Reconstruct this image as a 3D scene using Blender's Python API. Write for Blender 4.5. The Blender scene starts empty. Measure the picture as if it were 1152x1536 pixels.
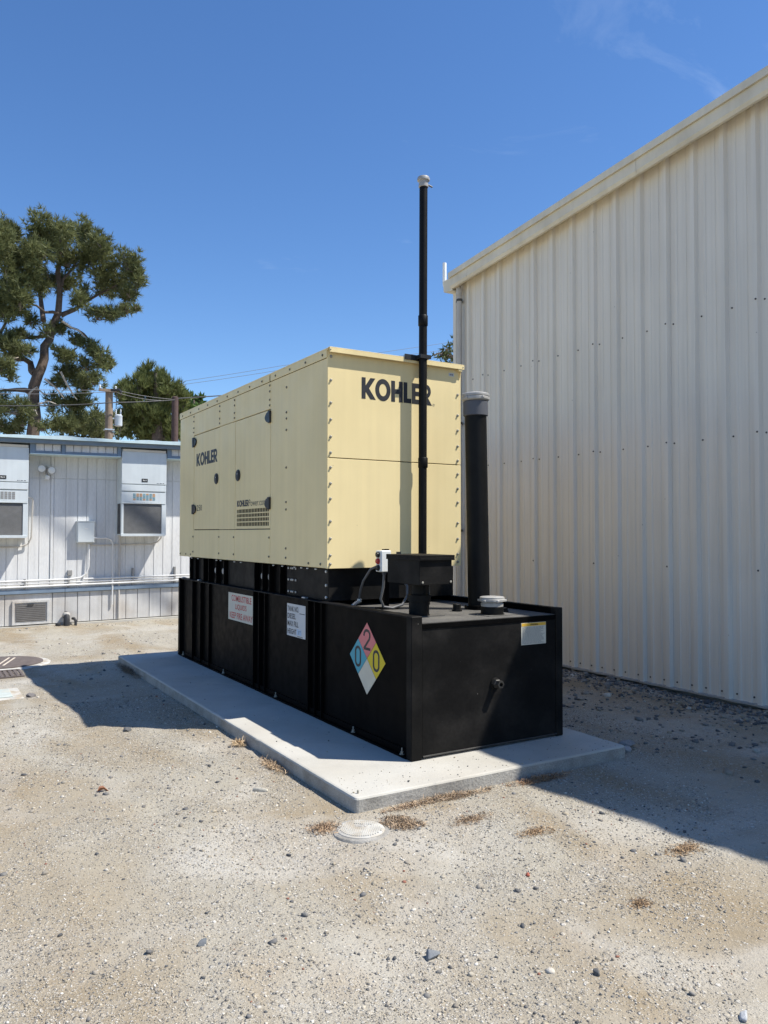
import bpy, bmesh, math, random
import numpy as np
from mathutils import Vector, Matrix, Euler

random.seed(7)
rng = np.random.default_rng(11)
scene = bpy.context.scene
col = scene.collection

# ------------------------------------------------------------------ camera
cam_data = bpy.data.cameras.new("camera")
cam_data.sensor_fit = 'VERTICAL'
cam_data.sensor_height = 36.0
cam_data.lens = 36.0 * 1172.0 / 1536.0
cam_data.clip_start = 0.05
cam_data.clip_end = 3000
cam = bpy.data.objects.new("camera", cam_data)
col.objects.link(cam)
PSI, PITCH, ROLL = math.radians(31.0), math.radians(1.6), math.radians(0.10)
F = Vector((math.sin(PSI) * math.cos(PITCH), math.cos(PSI) * math.cos(PITCH), math.sin(PITCH)))
R = Vector((math.cos(PSI), -math.sin(PSI), 0))
U = R.cross(F)
R2 = R * math.cos(ROLL) + U * math.sin(ROLL)
U2 = U * math.cos(ROLL) - R * math.sin(ROLL)
M = Matrix((R2, U2, -F)).transposed().to_4x4()
M.translation = (0, 0, 1.70)
cam.matrix_world = M
scene.camera = cam

# ------------------------------------------------------------------ sky and sun
SUN = Vector((0.515, -0.40, 1.0)).normalized()          # towards the sun
sun_el = math.asin(SUN.z)
sun_az = math.atan2(SUN.x, SUN.y)                        # clockwise from +Y
world = bpy.data.worlds.new("World")
scene.world = world
world.use_nodes = True
wt = world.node_tree
for n in list(wt.nodes):
    wt.nodes.remove(n)
w_out = wt.nodes.new("ShaderNodeOutputWorld")
w_bg = wt.nodes.new("ShaderNodeBackground")
sky = wt.nodes.new("ShaderNodeTexSky")
sky.sky_type = 'NISHITA'
sky.sun_disc = False
sky.sun_elevation = sun_el
sky.sun_rotation = sun_az
sky.altitude = 300
sky.air_density = 1.0
sky.dust_density = 0.1
sky.ozone_density = 4.0
w_bg.inputs[1].default_value = 0.121
# thin wisps of cirrus, the same all over the sky
tc = wt.nodes.new("ShaderNodeTexCoord")
mp = wt.nodes.new("ShaderNodeMapping")
mp.inputs['Scale'].default_value = (1.0, 1.0, 2.2)
mp.inputs['Location'].default_value = (-1.65, 2.15, 2.98)
mp.inputs['Rotation'].default_value = (0, 0, math.radians(6))
n1 = wt.nodes.new("ShaderNodeTexNoise")
n1.inputs['Scale'].default_value = 3.1
n1.inputs['Detail'].default_value = 9
n1.inputs['Roughness'].default_value = 0.62
n1.inputs['Distortion'].default_value = 1.1
r1 = wt.nodes.new("ShaderNodeMapRange")
r1.inputs[1].default_value = 0.63
r1.inputs[2].default_value = 0.80
r1.inputs[3].default_value = 0.0
r1.inputs[4].default_value = 0.15
mix = wt.nodes.new("ShaderNodeMixRGB")
mix.inputs[2].default_value = (6.2, 7.0, 8.0, 1)
wt.links.new(tc.outputs['Generated'], mp.inputs[0])
wt.links.new(mp.outputs[0], n1.inputs['Vector'])
wt.links.new(n1.outputs[0], r1.inputs[0])
wt.links.new(r1.outputs[0], mix.inputs[0])
hsv = wt.nodes.new("ShaderNodeHueSaturation")          # deep blue of a dry clear day, alike over the whole sky
hsv.inputs['Saturation'].default_value = 1.17
hsv.inputs['Hue'].default_value = 0.505
hsv.inputs['Value'].default_value = 1.06
wt.links.new(sky.outputs[0], hsv.inputs['Color'])
wt.links.new(hsv.outputs[0], mix.inputs[1])
wt.links.new(mix.outputs[0], w_bg.inputs[0])
wt.links.new(w_bg.outputs[0], w_out.inputs[0])

sun_data = bpy.data.lights.new("sun", 'SUN')
sun_data.energy = 5.0
sun_data.angle = math.radians(0.53)
sun_data.color = (1.0, 0.962, 0.885)
sun = bpy.data.objects.new("sun", sun_data)
col.objects.link(sun)
sun.rotation_euler = (-SUN).to_track_quat('-Z', 'Y').to_euler()
sun.location = SUN * 40

vs = scene.view_settings
vs.view_transform = 'Standard'
vs.look = 'None'
vs.gamma = 1.0
vs.use_curve_mapping = False
vs.exposure = 0.45

# ------------------------------------------------------------------ materials
MATS = {}


def mat(name, c, rough=0.6, var=0.06, scale=6.0, metallic=0.0, bump=0.0, bscale=60.0, streak=0.0,
        specks=None, spec=0.5, c2=None, c2amt=0.0, c2scale=3.0, attr=False, fine=0.0, fscale=120.0, stretch=(1, 1, 1)):
    m = bpy.data.materials.new(name)
    m.use_nodes = True
    nt = m.node_tree
    b = nt.nodes['Principled BSDF']
    b.inputs['Roughness'].default_value = rough
    b.inputs['Metallic'].default_value = metallic
    b.inputs['Specular IOR Level'].default_value = spec
    geo = nt.nodes.new("ShaderNodeNewGeometry")
    mpn = nt.nodes.new("ShaderNodeMapping")
    mpn.inputs['Scale'].default_value = stretch
    nt.links.new(geo.outputs['Position'], mpn.inputs[0])
    P = mpn.outputs[0]
    if attr:
        a = nt.nodes.new("ShaderNodeAttribute")
        a.attribute_name = "col"
        cur = a.outputs['Color']
    else:
        rgb = nt.nodes.new("ShaderNodeRGB")
        rgb.outputs[0].default_value = (c[0], c[1], c[2], 1)
        cur = rgb.outputs[0]

    def noise(s, detail=5, vec=P):
        n = nt.nodes.new("ShaderNodeTexNoise")
        n.inputs['Scale'].default_value = s
        n.inputs['Detail'].default_value = detail
        nt.links.new(vec, n.inputs['Vector'])
        return n.outputs[0]

    def rngnode(src, a0, a1, b0, b1):
        r = nt.nodes.new("ShaderNodeMapRange")
        r.inputs[1].default_value = a0
        r.inputs[2].default_value = a1
        r.inputs[3].default_value = b0
        r.inputs[4].default_value = b1
        nt.links.new(src, r.inputs[0])
        return r.outputs[0]

    def mulcol(cur, fac):
        x = nt.nodes.new("ShaderNodeVectorMath")
        x.operation = 'SCALE'
        nt.links.new(cur, x.inputs[0])
        nt.links.new(fac, x.inputs[3])
        return x.outputs[0]

    if c2 is not None:
        mx = nt.nodes.new("ShaderNodeMixRGB")
        f = rngnode(noise(c2scale, 7), 0.45, 0.68, 0.0, c2amt)
        nt.links.new(f, mx.inputs[0])
        nt.links.new(cur, mx.inputs[1])
        mx.inputs[2].default_value = (c2[0], c2[1], c2[2], 1)
        cur = mx.outputs[0]
    if var > 0:
        cur = mulcol(cur, rngnode(noise(scale), 0.3, 0.7, 1 - var, 1 + var))
    if fine > 0:
        cur = mulcol(cur, rngnode(noise(fscale, 3), 0.3, 0.7, 1 - fine, 1 + fine))
    if streak > 0:
        mp2 = nt.nodes.new("ShaderNodeMapping")
        mp2.inputs['Scale'].default_value = (14, 14, 0.5)
        nt.links.new(geo.outputs['Position'], mp2.inputs[0])
        cur = mulcol(cur, rngnode(noise(1.0, 4, mp2.outputs[0]), 0.35, 0.75, 1.0 + streak * 0.4, 1 - streak))
    if specks is not None:
        vo = nt.nodes.new("ShaderNodeTexVoronoi")
        vo.inputs['Scale'].default_value = specks[1]
        nt.links.new(geo.outputs['Position'], vo.inputs['Vector'])
        sp_ = nt.nodes.new("ShaderNodeSeparateColor")
        nt.links.new(vo.outputs['Color'], sp_.inputs[0])
        # each cell carries a dot of its own size, most of them none at all
        sz = rngnode(sp_.outputs[0], 0.62, 1.0, 0.0, specks[2])
        lt = nt.nodes.new("ShaderNodeMath")
        lt.operation = 'LESS_THAN'
        nt.links.new(vo.outputs['Distance'], lt.inputs[0])
        nt.links.new(sz, lt.inputs[1])
        mm = nt.nodes.new("ShaderNodeMath")
        mm.operation = 'MULTIPLY'
        nt.links.new(lt.outputs[0], mm.inputs[0])
        mm.inputs[1].default_value = 0.6
        mxs = nt.nodes.new("ShaderNodeMixRGB")
        nt.links.new(mm.outputs[0], mxs.inputs[0])
        nt.links.new(cur, mxs.inputs[1])
        mxs.inputs[2].default_value = (*specks[0], 1)
        cur = mxs.outputs[0]
    nt.links.new(cur, b.inputs['Base Color'])
    rr = rngnode(noise(scale * 2.3), 0.3, 0.7, max(0.02, rough - 0.08), min(1.0, rough + 0.08))
    nt.links.new(rr, b.inputs['Roughness'])
    if bump > 0:
        bn = nt.nodes.new("ShaderNodeBump")
        bn.inputs['Strength'].default_value = bump
        bn.inputs['Distance'].default_value = 0.01
        nt.links.new(noise(bscale, 6), bn.inputs['Height'])
        nt.links.new(bn.outputs[0], b.inputs['Normal'])
    MATS[name] = m
    return m


BEIGE = (0.815, 0.665, 0.36)
mat('beige_paint', BEIGE, 0.42, 0.03, 2.0, streak=0.045, bump=0.05, bscale=1.6, spec=0.14, specks=((0.30, 0.24, 0.14), 9.0, 0.075), c2=(0.66, 0.53, 0.27), c2amt=0.35, c2scale=1.1)
mat('beige_bolt', (0.20, 0.18, 0.13), 0.5, 0.1, metallic=0.3)
mat('dull_bolt', (0.30, 0.285, 0.24), 0.5, 0.15, metallic=0.2)
mat('steel_bolt', (0.55, 0.55, 0.53), 0.45, 0.1, metallic=0.6)
mat('black_paint', (0.0042, 0.0040, 0.0040), 0.45, 0.25, 5.0, streak=0.25, bump=0.03, bscale=9, spec=0.03)
mat('black_dusty', (0.012, 0.0115, 0.011), 0.5, 0.25, 4.0, fine=0.12, fscale=45, c2=(0.024, 0.022, 0.020), c2amt=0.45, c2scale=4.0, spec=0.06, specks=((0.22, 0.21, 0.19), 13.0, 0.055))
mat('tank_top', (0.085, 0.080, 0.072), 0.85, 0.2, 7.0, fine=0.25, fscale=90, c2=(0.15, 0.14, 0.12), c2amt=0.5, c2scale=5.0)
mat('black_plastic', (0.010, 0.010, 0.011), 0.45, 0.1)
mat('black_print', (0.016, 0.017, 0.021), 0.5, 0.05)
mat('pipe_black', (0.007, 0.0068, 0.0066), 0.5, 0.2, 6, streak=0.2, spec=0.15)
mat('white_cap', (0.36, 0.35, 0.33), 0.5, 0.1, 12, c2=(0.3, 0.28, 0.24), c2amt=0.5, c2scale=14)
mat('nipple_grey', (0.045, 0.042, 0.038), 0.5, 0.2, 20, metallic=0.2)
mat('grey_plastic', (0.075, 0.078, 0.09), 0.6, 0.1)
mat('white_box', (0.74, 0.74, 0.70), 0.5, 0.05)
mat('red_button', (0.45, 0.02, 0.02), 0.4, 0.05)
mat('conduit_grey', (0.12, 0.12, 0.122), 0.45, 0.1, metallic=0.3)
mat('galvanised', (0.55, 0.56, 0.57), 0.4, 0.15, metallic=0.7)
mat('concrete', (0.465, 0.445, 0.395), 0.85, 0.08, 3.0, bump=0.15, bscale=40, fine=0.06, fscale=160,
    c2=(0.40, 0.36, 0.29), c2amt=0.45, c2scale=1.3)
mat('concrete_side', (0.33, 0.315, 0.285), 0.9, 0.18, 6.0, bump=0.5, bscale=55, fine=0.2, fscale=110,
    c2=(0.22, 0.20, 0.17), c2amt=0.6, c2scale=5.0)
mat('siding', (0.73, 0.68, 0.595), 0.5, 0.035, 1.2, streak=0.085, bump=0.03, bscale=2.2, spec=0.4, specks=((0.25, 0.22, 0.18), 7.0, 0.05))
mat('siding_trim', (0.70, 0.635, 0.50), 0.5, 0.05, 3.0, streak=0.05, c2=(0.42, 0.37, 0.28), c2amt=0.4, c2scale=2.5)
mat('siding_screw', (0.07, 0.06, 0.055), 0.6, 0.1)
mat('roof_metal', (0.55, 0.54, 0.50), 0.45, 0.06, 2, metallic=0.1)
mat('white_pvc', (0.82, 0.82, 0.80), 0.4, 0.04)
mat('spout_grey', (0.48, 0.45, 0.41), 0.5, 0.06)
mat('strap', (0.06, 0.055, 0.05), 0.5, 0.1)
mat('plank_white', (0.67, 0.665, 0.65), 0.75, 0.06, 5, streak=0.10, fine=0.07, fscale=70, bump=0.2, bscale=45, stretch=(1, 1, 0.15))
mat('plank_skirt', (0.56, 0.55, 0.53), 0.8, 0.07, 5, streak=0.12, fine=0.08, fscale=70, bump=0.2, bscale=45,
    c2=(0.36, 0.27, 0.18), c2amt=0.35, c2scale=1.6)
mat('blue_trim', (0.175, 0.235, 0.31), 0.6, 0.12, 6, fine=0.08)
mat('fascia_grey', (0.155, 0.195, 0.23), 0.55, 0.1, 4)
mat('roof_edge', (0.60, 0.72, 0.72), 0.4, 0.08, 5, metallic=0.2)
mat('ac_paint', (0.60, 0.64, 0.645), 0.45, 0.04, 4, streak=0.05)
mat('ac_cream', (0.66, 0.62, 0.55), 0.5, 0.05, 4)  # cream paint of the top flashing
mat('ac_coil', (0.27, 0.265, 0.255), 0.6, 0.1, 12)
mat('ac_dark', (0.05, 0.05, 0.05), 0.6, 0.1)
mat('filter_blue', (0.18, 0.30, 0.34), 0.7, 0.2, 20)
mat('filter_rust', (0.45, 0.26, 0.14), 0.7, 0.3, 20)
mat('vent_mesh', (0.13, 0.12, 0.11), 0.8, 0.15, 14)
mat('lamp_grey', (0.40, 0.38, 0.35), 0.5, 0.1)
mat('lamp_glass', (0.75, 0.74, 0.70), 0.15, 0.05)
mat('drain_black', (0.03, 0.03, 0.032), 0.5, 0.1)
mat('bark', (0.115, 0.085, 0.068), 0.9, 0.35, 4, bump=1.0, bscale=14, fine=0.25, fscale=40)
mat('twig', (0.20, 0.165, 0.14), 0.9, 0.2, 9)
mat('dead_wood', (0.46, 0.40, 0.34), 0.8, 0.2, 9)
mat('pole_wood', (0.235, 0.17, 0.12), 0.85, 0.2, 6, streak=0.25)
mat('post_brown', (0.085, 0.05, 0.042), 0.8, 0.15, 6)
mat('transformer', (0.55, 0.58, 0.60), 0.4, 0.05)
mat('wire', (0.03, 0.03, 0.032), 0.6, 0.0)
mat('wire_pale', (0.16, 0.15, 0.15), 0.6, 0.0)
mat('iron_rust', (0.115, 0.092, 0.082), 0.75, 0.2, 15, bump=0.2, bscale=80)
mat('pale_line', (0.55, 0.47, 0.38), 0.8, 0.1)
mat('lid_pale', (0.44, 0.48, 0.45), 0.8, 0.12, 12, c2=(0.42, 0.38, 0.3), c2amt=0.6, c2scale=9)
mat('lid_white', (0.47, 0.455, 0.415), 0.85, 0.15, 16, c2=(0.36, 0.29, 0.20), c2amt=0.9, c2scale=9)
mat('sign_cream', (0.58, 0.56, 0.47), 0.5, 0.05, 6)
mat('sign_white', (0.55, 0.57, 0.58), 0.5, 0.04, 6)
mat('sign_red', (0.52, 0.05, 0.05), 0.5, 0.05)
mat('placard_pink', (0.62, 0.18, 0.18), 0.5, 0.04)
mat('placard_blue', (0.06, 0.33, 0.42), 0.5, 0.04)
mat('placard_yellow', (0.62, 0.48, 0.01), 0.5, 0.04)
mat('placard_white', (0.60, 0.57, 0.46), 0.5, 0.05)
mat('label_orange', (0.70, 0.42, 0.05), 0.5, 0.04)
mat('label_print', (0.22, 0.22, 0.21), 0.6, 0.0)
mat('tape_blue', (0.42, 0.55, 0.70), 0.6, 0.05)
mat('grey_mark', (0.32, 0.28, 0.20), 0.6, 0.0)
mat('pebbles', (0.4, 0.4, 0.4), 0.85, 0.15, 60, attr=True, bump=0.3, bscale=150)
mat('dry_stalk', (0.4, 0.4, 0.4), 0.9, 0.2, 40, attr=True)


def foliage_mat(name):
    m = bpy.data.materials.new(name)
    m.use_nodes = True
    nt = m.node_tree
    for n in list(nt.nodes):
        nt.nodes.remove(n)
    o = nt.nodes.new("ShaderNodeOutputMaterial")
    a = nt.nodes.new("ShaderNodeAttribute")
    a.attribute_name = "col"
    d = nt.nodes.new("ShaderNodeBsdfPrincipled")
    d.inputs['Roughness'].default_value = 0.6
    d.inputs['Specular IOR Level'].default_value = 0.25
    t = nt.nodes.new("ShaderNodeBsdfTranslucent")
    mx = nt.nodes.new("ShaderNodeMixShader")
    mx.inputs[0].default_value = 0.28
    nt.links.new(a.outputs['Color'], d.inputs['Base Color'])
    nt.links.new(a.outputs['Color'], t.inputs['Color'])
    nt.links.new(d.outputs[0], mx.inputs[1])
    nt.links.new(t.outputs[0], mx.inputs[2])
    nt.links.new(mx.outputs[0], o.inputs[0])
    MATS[name] = m


foliage_mat('foliage')


def ground_mat():
    m = bpy.data.materials.new('ground_gravel')
    m.use_nodes = True
    nt = m.node_tree
    b = nt.nodes['Principled BSDF']
    b.inputs['Roughness'].default_value = 0.92
    b.inputs['Specular IOR Level'].default_value = 0.2
    geo = nt.nodes.new("ShaderNodeNewGeometry")
    P = geo.outputs['Position']

    def noise(s, d=6, dist=0.0, rough=0.55):
        n = nt.nodes.new("ShaderNodeTexNoise")
        n.inputs['Scale'].default_value = s
        n.inputs['Detail'].default_value = d
        n.inputs['Distortion'].default_value = dist
        n.inputs['Roughness'].default_value = rough
        nt.links.new(P, n.inputs['Vector'])
        return n.outputs[0]

    def rn(src, a0, a1, b0, b1):
        r = nt.nodes.new("ShaderNodeMapRange")
        for i, v in enumerate((a0, a1, b0, b1)):
            r.inputs[i + 1].default_value = v
        nt.links.new(src, r.inputs[0])
        return r.outputs[0]

    def mixc(f, a, bcol, mode='MIX'):
        x = nt.nodes.new("ShaderNodeMixRGB")
        x.blend_type = mode
        for i, v in ((0, f), (1, a), (2, bcol)):
            if isinstance(v, (int, float)):
                x.inputs[i].default_value = v
            elif isinstance(v, tuple):
                x.inputs[i].default_value = (*v, 1)
            else:
                nt.links.new(v, x.inputs[i])
        return x.outputs[0]

    # broad patches: warm sand against pale grey gravel
    mpt = nt.nodes.new("ShaderNodeMapping")                # worn lanes run obliquely across the yard
    mpt.inputs['Rotation'].default_value = (0, 0, math.radians(28))
    mpt.inputs['Scale'].default_value = (1.15, 0.34, 1.0)
    nt.links.new(P, mpt.inputs[0])
    tn = nt.nodes.new("ShaderNodeTexNoise")
    tn.inputs['Scale'].default_value = 1.0
    tn.inputs['Detail'].default_value = 6
    tn.inputs['Distortion'].default_value = 0.7
    nt.links.new(mpt.outputs[0], tn.inputs['Vector'])
    patch = rn(tn.outputs[0], 0.42, 0.60, 0, 1)
    base = mixc(patch, (0.355, 0.322, 0.260), (0.285, 0.228, 0.152))
    ochre = rn(noise(1.15, 4, 0.3), 0.60, 0.74, 0, 0.55)
    base = mixc(ochre, base, (0.335, 0.245, 0.145))
    pale = rn(noise(0.80, 7, 1.0), 0.49, 0.66, 0, 0.60)
    base = mixc(pale, base, (0.48, 0.455, 0.405))
    # grains: three sizes of cells with random tints
    bump_src = None
    heights = []
    for sc_, amt in ((38.0, 0.50), (85.0, 0.62), (190.0, 0.70)):
        v = nt.nodes.new("ShaderNodeTexVoronoi")
        v.inputs['Scale'].default_value = sc_
        nt.links.new(P, v.inputs['Vector'])
        sep = nt.nodes.new("ShaderNodeSeparateColor")
        nt.links.new(v.outputs['Color'], sep.inputs[0])
        ramp = nt.nodes.new("ShaderNodeValToRGB")
        e = ramp.color_ramp
        e.interpolation = 'CONSTANT'
        e.elements[0].position = 0.0
        e.elements[0].color = (0.17, 0.165, 0.16, 1)
        e.elements[1].position = 0.10
        e.elements[1].color = (0.31, 0.285, 0.25, 1)
        for p, c in ((0.26, (0.42, 0.37, 0.29, 1)), (0.52, (0.50, 0.45, 0.37, 1)), (0.74, (0.58, 0.55, 0.49, 1)), (0.91, (0.70, 0.68, 0.64, 1))):
            k = e.elements.new(p)
            k.color = c
        nt.links.new(sep.outputs[0], ramp.inputs[0])
        # cells present where a second random value passes a patchy threshold
        th = nt.nodes.new("ShaderNodeMath")
        th.operation = 'GREATER_THAN'
        nt.links.new(sep.outputs[1], th.inputs[0])
        dens = rn(noise(1.9, 5, 0.4), 0.35, 0.68, 0.96, 0.30 if sc_ > 50 else 0.62)
        nt.links.new(dens, th.inputs[1])
        edge = rn(v.outputs['Distance'], 0.30, 0.55, 1, 0)
        mu = nt.nodes.new("ShaderNodeMath")
        mu.operation = 'MULTIPLY'
        nt.links.new(th.outputs[0], mu.inputs[0])
        nt.links.new(edge, mu.inputs[1])
        mu2 = nt.nodes.new("ShaderNodeMath")
        mu2.operation = 'MULTIPLY'
        nt.links.new(mu.outputs[0], mu2.inputs[0])
        mu2.inputs[1].default_value = amt
        base = mixc(mu2.outputs[0], base, ramp.outputs[0])
        h = nt.nodes.new("ShaderNodeMath")
        h.operation = 'MULTIPLY'
        nt.links.new(mu.outputs[0], h.inputs[0])
        h.inputs[1].default_value = 38.0 / sc_
        heights.append(h.outputs[0])
    fine = rn(noise(320, 2), 0.25, 0.75, 0.70, 1.26)
    sc2 = nt.nodes.new("ShaderNodeVectorMath")
    sc2.operation = 'SCALE'
    nt.links.new(base, sc2.inputs[0])
    nt.links.new(fine, sc2.inputs[3])
    # no tint by the metal wall; its dark crushed rock is separate stones
    nt.links.new(sc2.outputs[0], b.inputs['Base Color'])
    tot = heights[0]
    for hh in heights[1:] + [rn(noise(60, 6), 0, 1, 0, 0.9)]:
        ad = nt.nodes.new("ShaderNodeMath")
        ad.operation = 'ADD'
        nt.links.new(tot, ad.inputs[0])
        nt.links.new(hh, ad.inputs[1])
        tot = ad.outputs[0]
    bn = nt.nodes.new("ShaderNodeBump")
    bn.inputs['Strength'].default_value = 0.95
    bn.inputs['Distance'].default_value = 0.008
    nt.links.new(tot, bn.inputs['Height'])
    nt.links.new(bn.outputs[0], b.inputs['Normal'])
    MATS['ground'] = m


ground_mat()


# ------------------------------------------------------------------ mesh helpers
def tag(o, label=None, cat=None, group=None, kind=None):
    if label:
        o['label'] = label
    if cat:
        o['category'] = cat
    if group:
        o['group'] = group
    if kind:
        o['kind'] = kind
    return o


def thing(name, loc, label, cat, group=None):
    o = bpy.data.objects.new(name, None)
    o.empty_display_size = 0.2
    o.location = loc
    col.objects.link(o)
    tag(o, label, cat, group)
    o['_org'] = list(loc)
    return o


ORG = {}


def org(o):
    return ORG.get(o.name, Vector((0, 0, 0))) if o else Vector((0, 0, 0))


class MB:
    def __init__(s):
        s.v = []
        s.f = []

    def add(s, vs_, fs_):
        n = len(s.v)
        s.v += [tuple(p) for p in vs_]
        s.f += [tuple(i + n for i in f) for f in fs_]
        return s

    def box(s, x0, x1, y0, y1, z0, z1):
        if x0 > x1: x0, x1 = x1, x0
        if y0 > y1: y0, y1 = y1, y0
        if z0 > z1: z0, z1 = z1, z0
        return s.add([(x0, y0, z0), (x1, y0, z0), (x1, y1, z0), (x0, y1, z0), (x0, y0, z1), (x1, y0, z1), (x1, y1, z1), (x0, y1, z1)],
                     [(0, 3, 2, 1), (4, 5, 6, 7), (0, 1, 5, 4), (1, 2, 6, 5), (2, 3, 7, 6), (3, 0, 4, 7)])

    def tube(s, pts, r, seg=10, caps=True):
        pts = [Vector(p) for p in pts]
        rs = r if isinstance(r, (list, tuple)) else [r] * len(pts)
        rings = []
        prev = None
        for i, p in enumerate(pts):
            d = (pts[min(i + 1, len(pts) - 1)] - pts[max(i - 1, 0)]).normalized()
            if prev is None:
                a = Vector((0, 0, 1)) if abs(d.z) < 0.9 else Vector((1, 0, 0))
                u = d.cross(a).normalized()
            else:
                u = (prev - d * prev.dot(d)).normalized()
            prev = u
            w = d.cross(u)
            rings.append([p + (u * math.cos(2 * math.pi * k / seg) + w * math.sin(2 * math.pi * k / seg)) * rs[i] for k in range(seg)])
        vs_ = [q for rg in rings for q in rg]
        fs_ = []
        for i in range(len(pts) - 1):
            for k in range(seg):
                a, b = i * seg + k, i * seg + (k + 1) % seg
                fs_.append((a, b, b + seg, a + seg))
        if caps:
            fs_.append(tuple(reversed(range(seg))))
            fs_.append(tuple(range((len(pts) - 1) * seg, len(pts) * seg)))
        return s.add(vs_, fs_)

    def lathe(s, prof, c, axis='z', seg=24):
        """prof: list of (r, h) along the axis from centre c."""
        vs_, fs_ = [], []
        for r, h in prof:
            for k in range(seg):
                a = 2 * math.pi * k / seg
                x, y = r * math.cos(a), r * math.sin(a)
                if axis == 'z':
                    vs_.append((c[0] + x, c[1] + y, c[2] + h))
                elif axis == 'y':
                    vs_.append((c[0] + x, c[1] + h, c[2] - y))
                else:
                    vs_.append((c[0] + h, c[1] + x, c[2] + y))
        for i in range(len(prof) - 1):
            for k in range(seg):
                a, b = i * seg + k, i * seg + (k + 1) % seg
                fs_.append((a, b, b + seg, a + seg))
        fs_.append(tuple(reversed(range(seg))))
        fs_.append(tuple(range((len(prof) - 1) * seg, len(prof) * seg)))
        return s.add(vs_, fs_)

    def prism(s, poly, o, e1, e2, depth):
        """poly in (a,b) -> o + a*e1 + b*e2, extruded by the vector depth."""
        o, e1, e2, depth = Vector(o), Vector(e1), Vector(e2), Vector(depth)
        n = len(poly)
        p0 = [o + e1 * a + e2 * b for a, b in poly]
        p1 = [p + depth for p in p0]
        fs_ = [tuple(range(n)), tuple(reversed(range(n, 2 * n)))]
        for i in range(n):
            j = (i + 1) % n
            fs_.append((i, i + n, j + n, j))
        return s.add(p0 + p1, fs_)

    def build(s, name, m, parent=None, loc=None, bevel=0.0, smooth=False, xf=None, segs=1, fix=False):
        o0 = org(parent) if parent else Vector(loc or (0, 0, 0))
        me = bpy.data.meshes.new(name)
        vv = s.v if xf is None else [xf(p) for p in s.v]
        me.from_pydata([(p[0] - o0.x, p[1] - o0.y, p[2] - o0.z) for p in vv], [], s.f)
        bm = bmesh.new()
        bm.from_mesh(me)
        bmesh.ops.recalc_face_normals(bm, faces=bm.faces)
        if bevel > 0:
            ed = [e for e in bm.edges if len(e.link_faces) == 2 and e.calc_face_angle(0) > 0.5]
            bmesh.ops.bevel(bm, geom=ed, offset=bevel, segments=segs, affect='EDGES', profile=0.6, clamp_overlap=True)
        bm.to_mesh(me)
        bm.free()
        if smooth:
            me.polygons.foreach_set('use_smooth', [True] * len(me.polygons))
            try:
                me.set_sharp_from_angle(angle=math.radians(38))
            except Exception:
                pass
        me.materials.append(MATS[m])
        o = bpy.data.objects.new(name, me)
        col.objects.link(o)
        if parent:
            o.parent = parent
            if parent.type == 'MESH':
                pass
            ORG[o.name] = o0
        else:
            o.location = o0
            ORG[o.name] = o0
        return o


def new_thing(name, loc, label, cat, group=None):
    o = bpy.data.objects.new(name, None)
    o.empty_display_size = 0.2
    o.location = loc
    col.objects.link(o)
    tag(o, label, cat, group)
    ORG[o.name] = Vector(loc)
    return o


def put(src_mesh, name, pos, parent, rot=None, scale=None):
    """a shared-mesh piece at a world position under a parent."""
    o = bpy.data.objects.new(name, src_mesh)
    col.objects.link(o)
    o.parent = parent
    o.location = Vector(pos) - org(parent)
    if rot:
        o.rotation_euler = rot
    if scale:
        o.scale = scale
    return o


def mesh_only(mb, name, m, bevel=0.0, smooth=False):
    o = mb.build(name, m, bevel=bevel, smooth=smooth)
    me = o.data
    bpy.data.objects.remove(o)
    return me


def np_mesh(name, verts, faces, m, colors=None, parent=None, loc=(0, 0, 0), smooth=False):
    """triangle mesh from numpy arrays, with an optional colour for each vertex."""
    o0 = org(parent) if parent else Vector(loc)
    me = bpy.data.meshes.new(name)
    nv, nf = len(verts), len(faces)
    k = faces.shape[1]
    me.vertices.add(nv)
    me.vertices.foreach_set('co', (verts - np.array(o0)).astype(np.float32).ravel())
    me.loops.add(nf * k)
    me.loops.foreach_set('vertex_index', faces.astype(np.int32).ravel())
    me.polygons.add(nf)
    me.polygons.foreach_set('loop_start', np.arange(0, nf * k, k, dtype=np.int32))
    if smooth:
        me.polygons.foreach_set('use_smooth', np.ones(nf, dtype=bool))
    me.update(calc_edges=True)
    if colors is not None:
        a = me.color_attributes.new('col', 'FLOAT_COLOR', 'POINT')
        c4 = np.ones((nv, 4), dtype=np.float32)
        c4[:, :3] = colors
        a.data.foreach_set('color', c4.ravel())
    me.materials.append(MATS[m])
    o = bpy.data.objects.new(name, me)
    col.objects.link(o)
    if parent:
        o.parent = parent
    else:
        o.location = o0
    ORG[o.name] = o0
    return o


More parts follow.
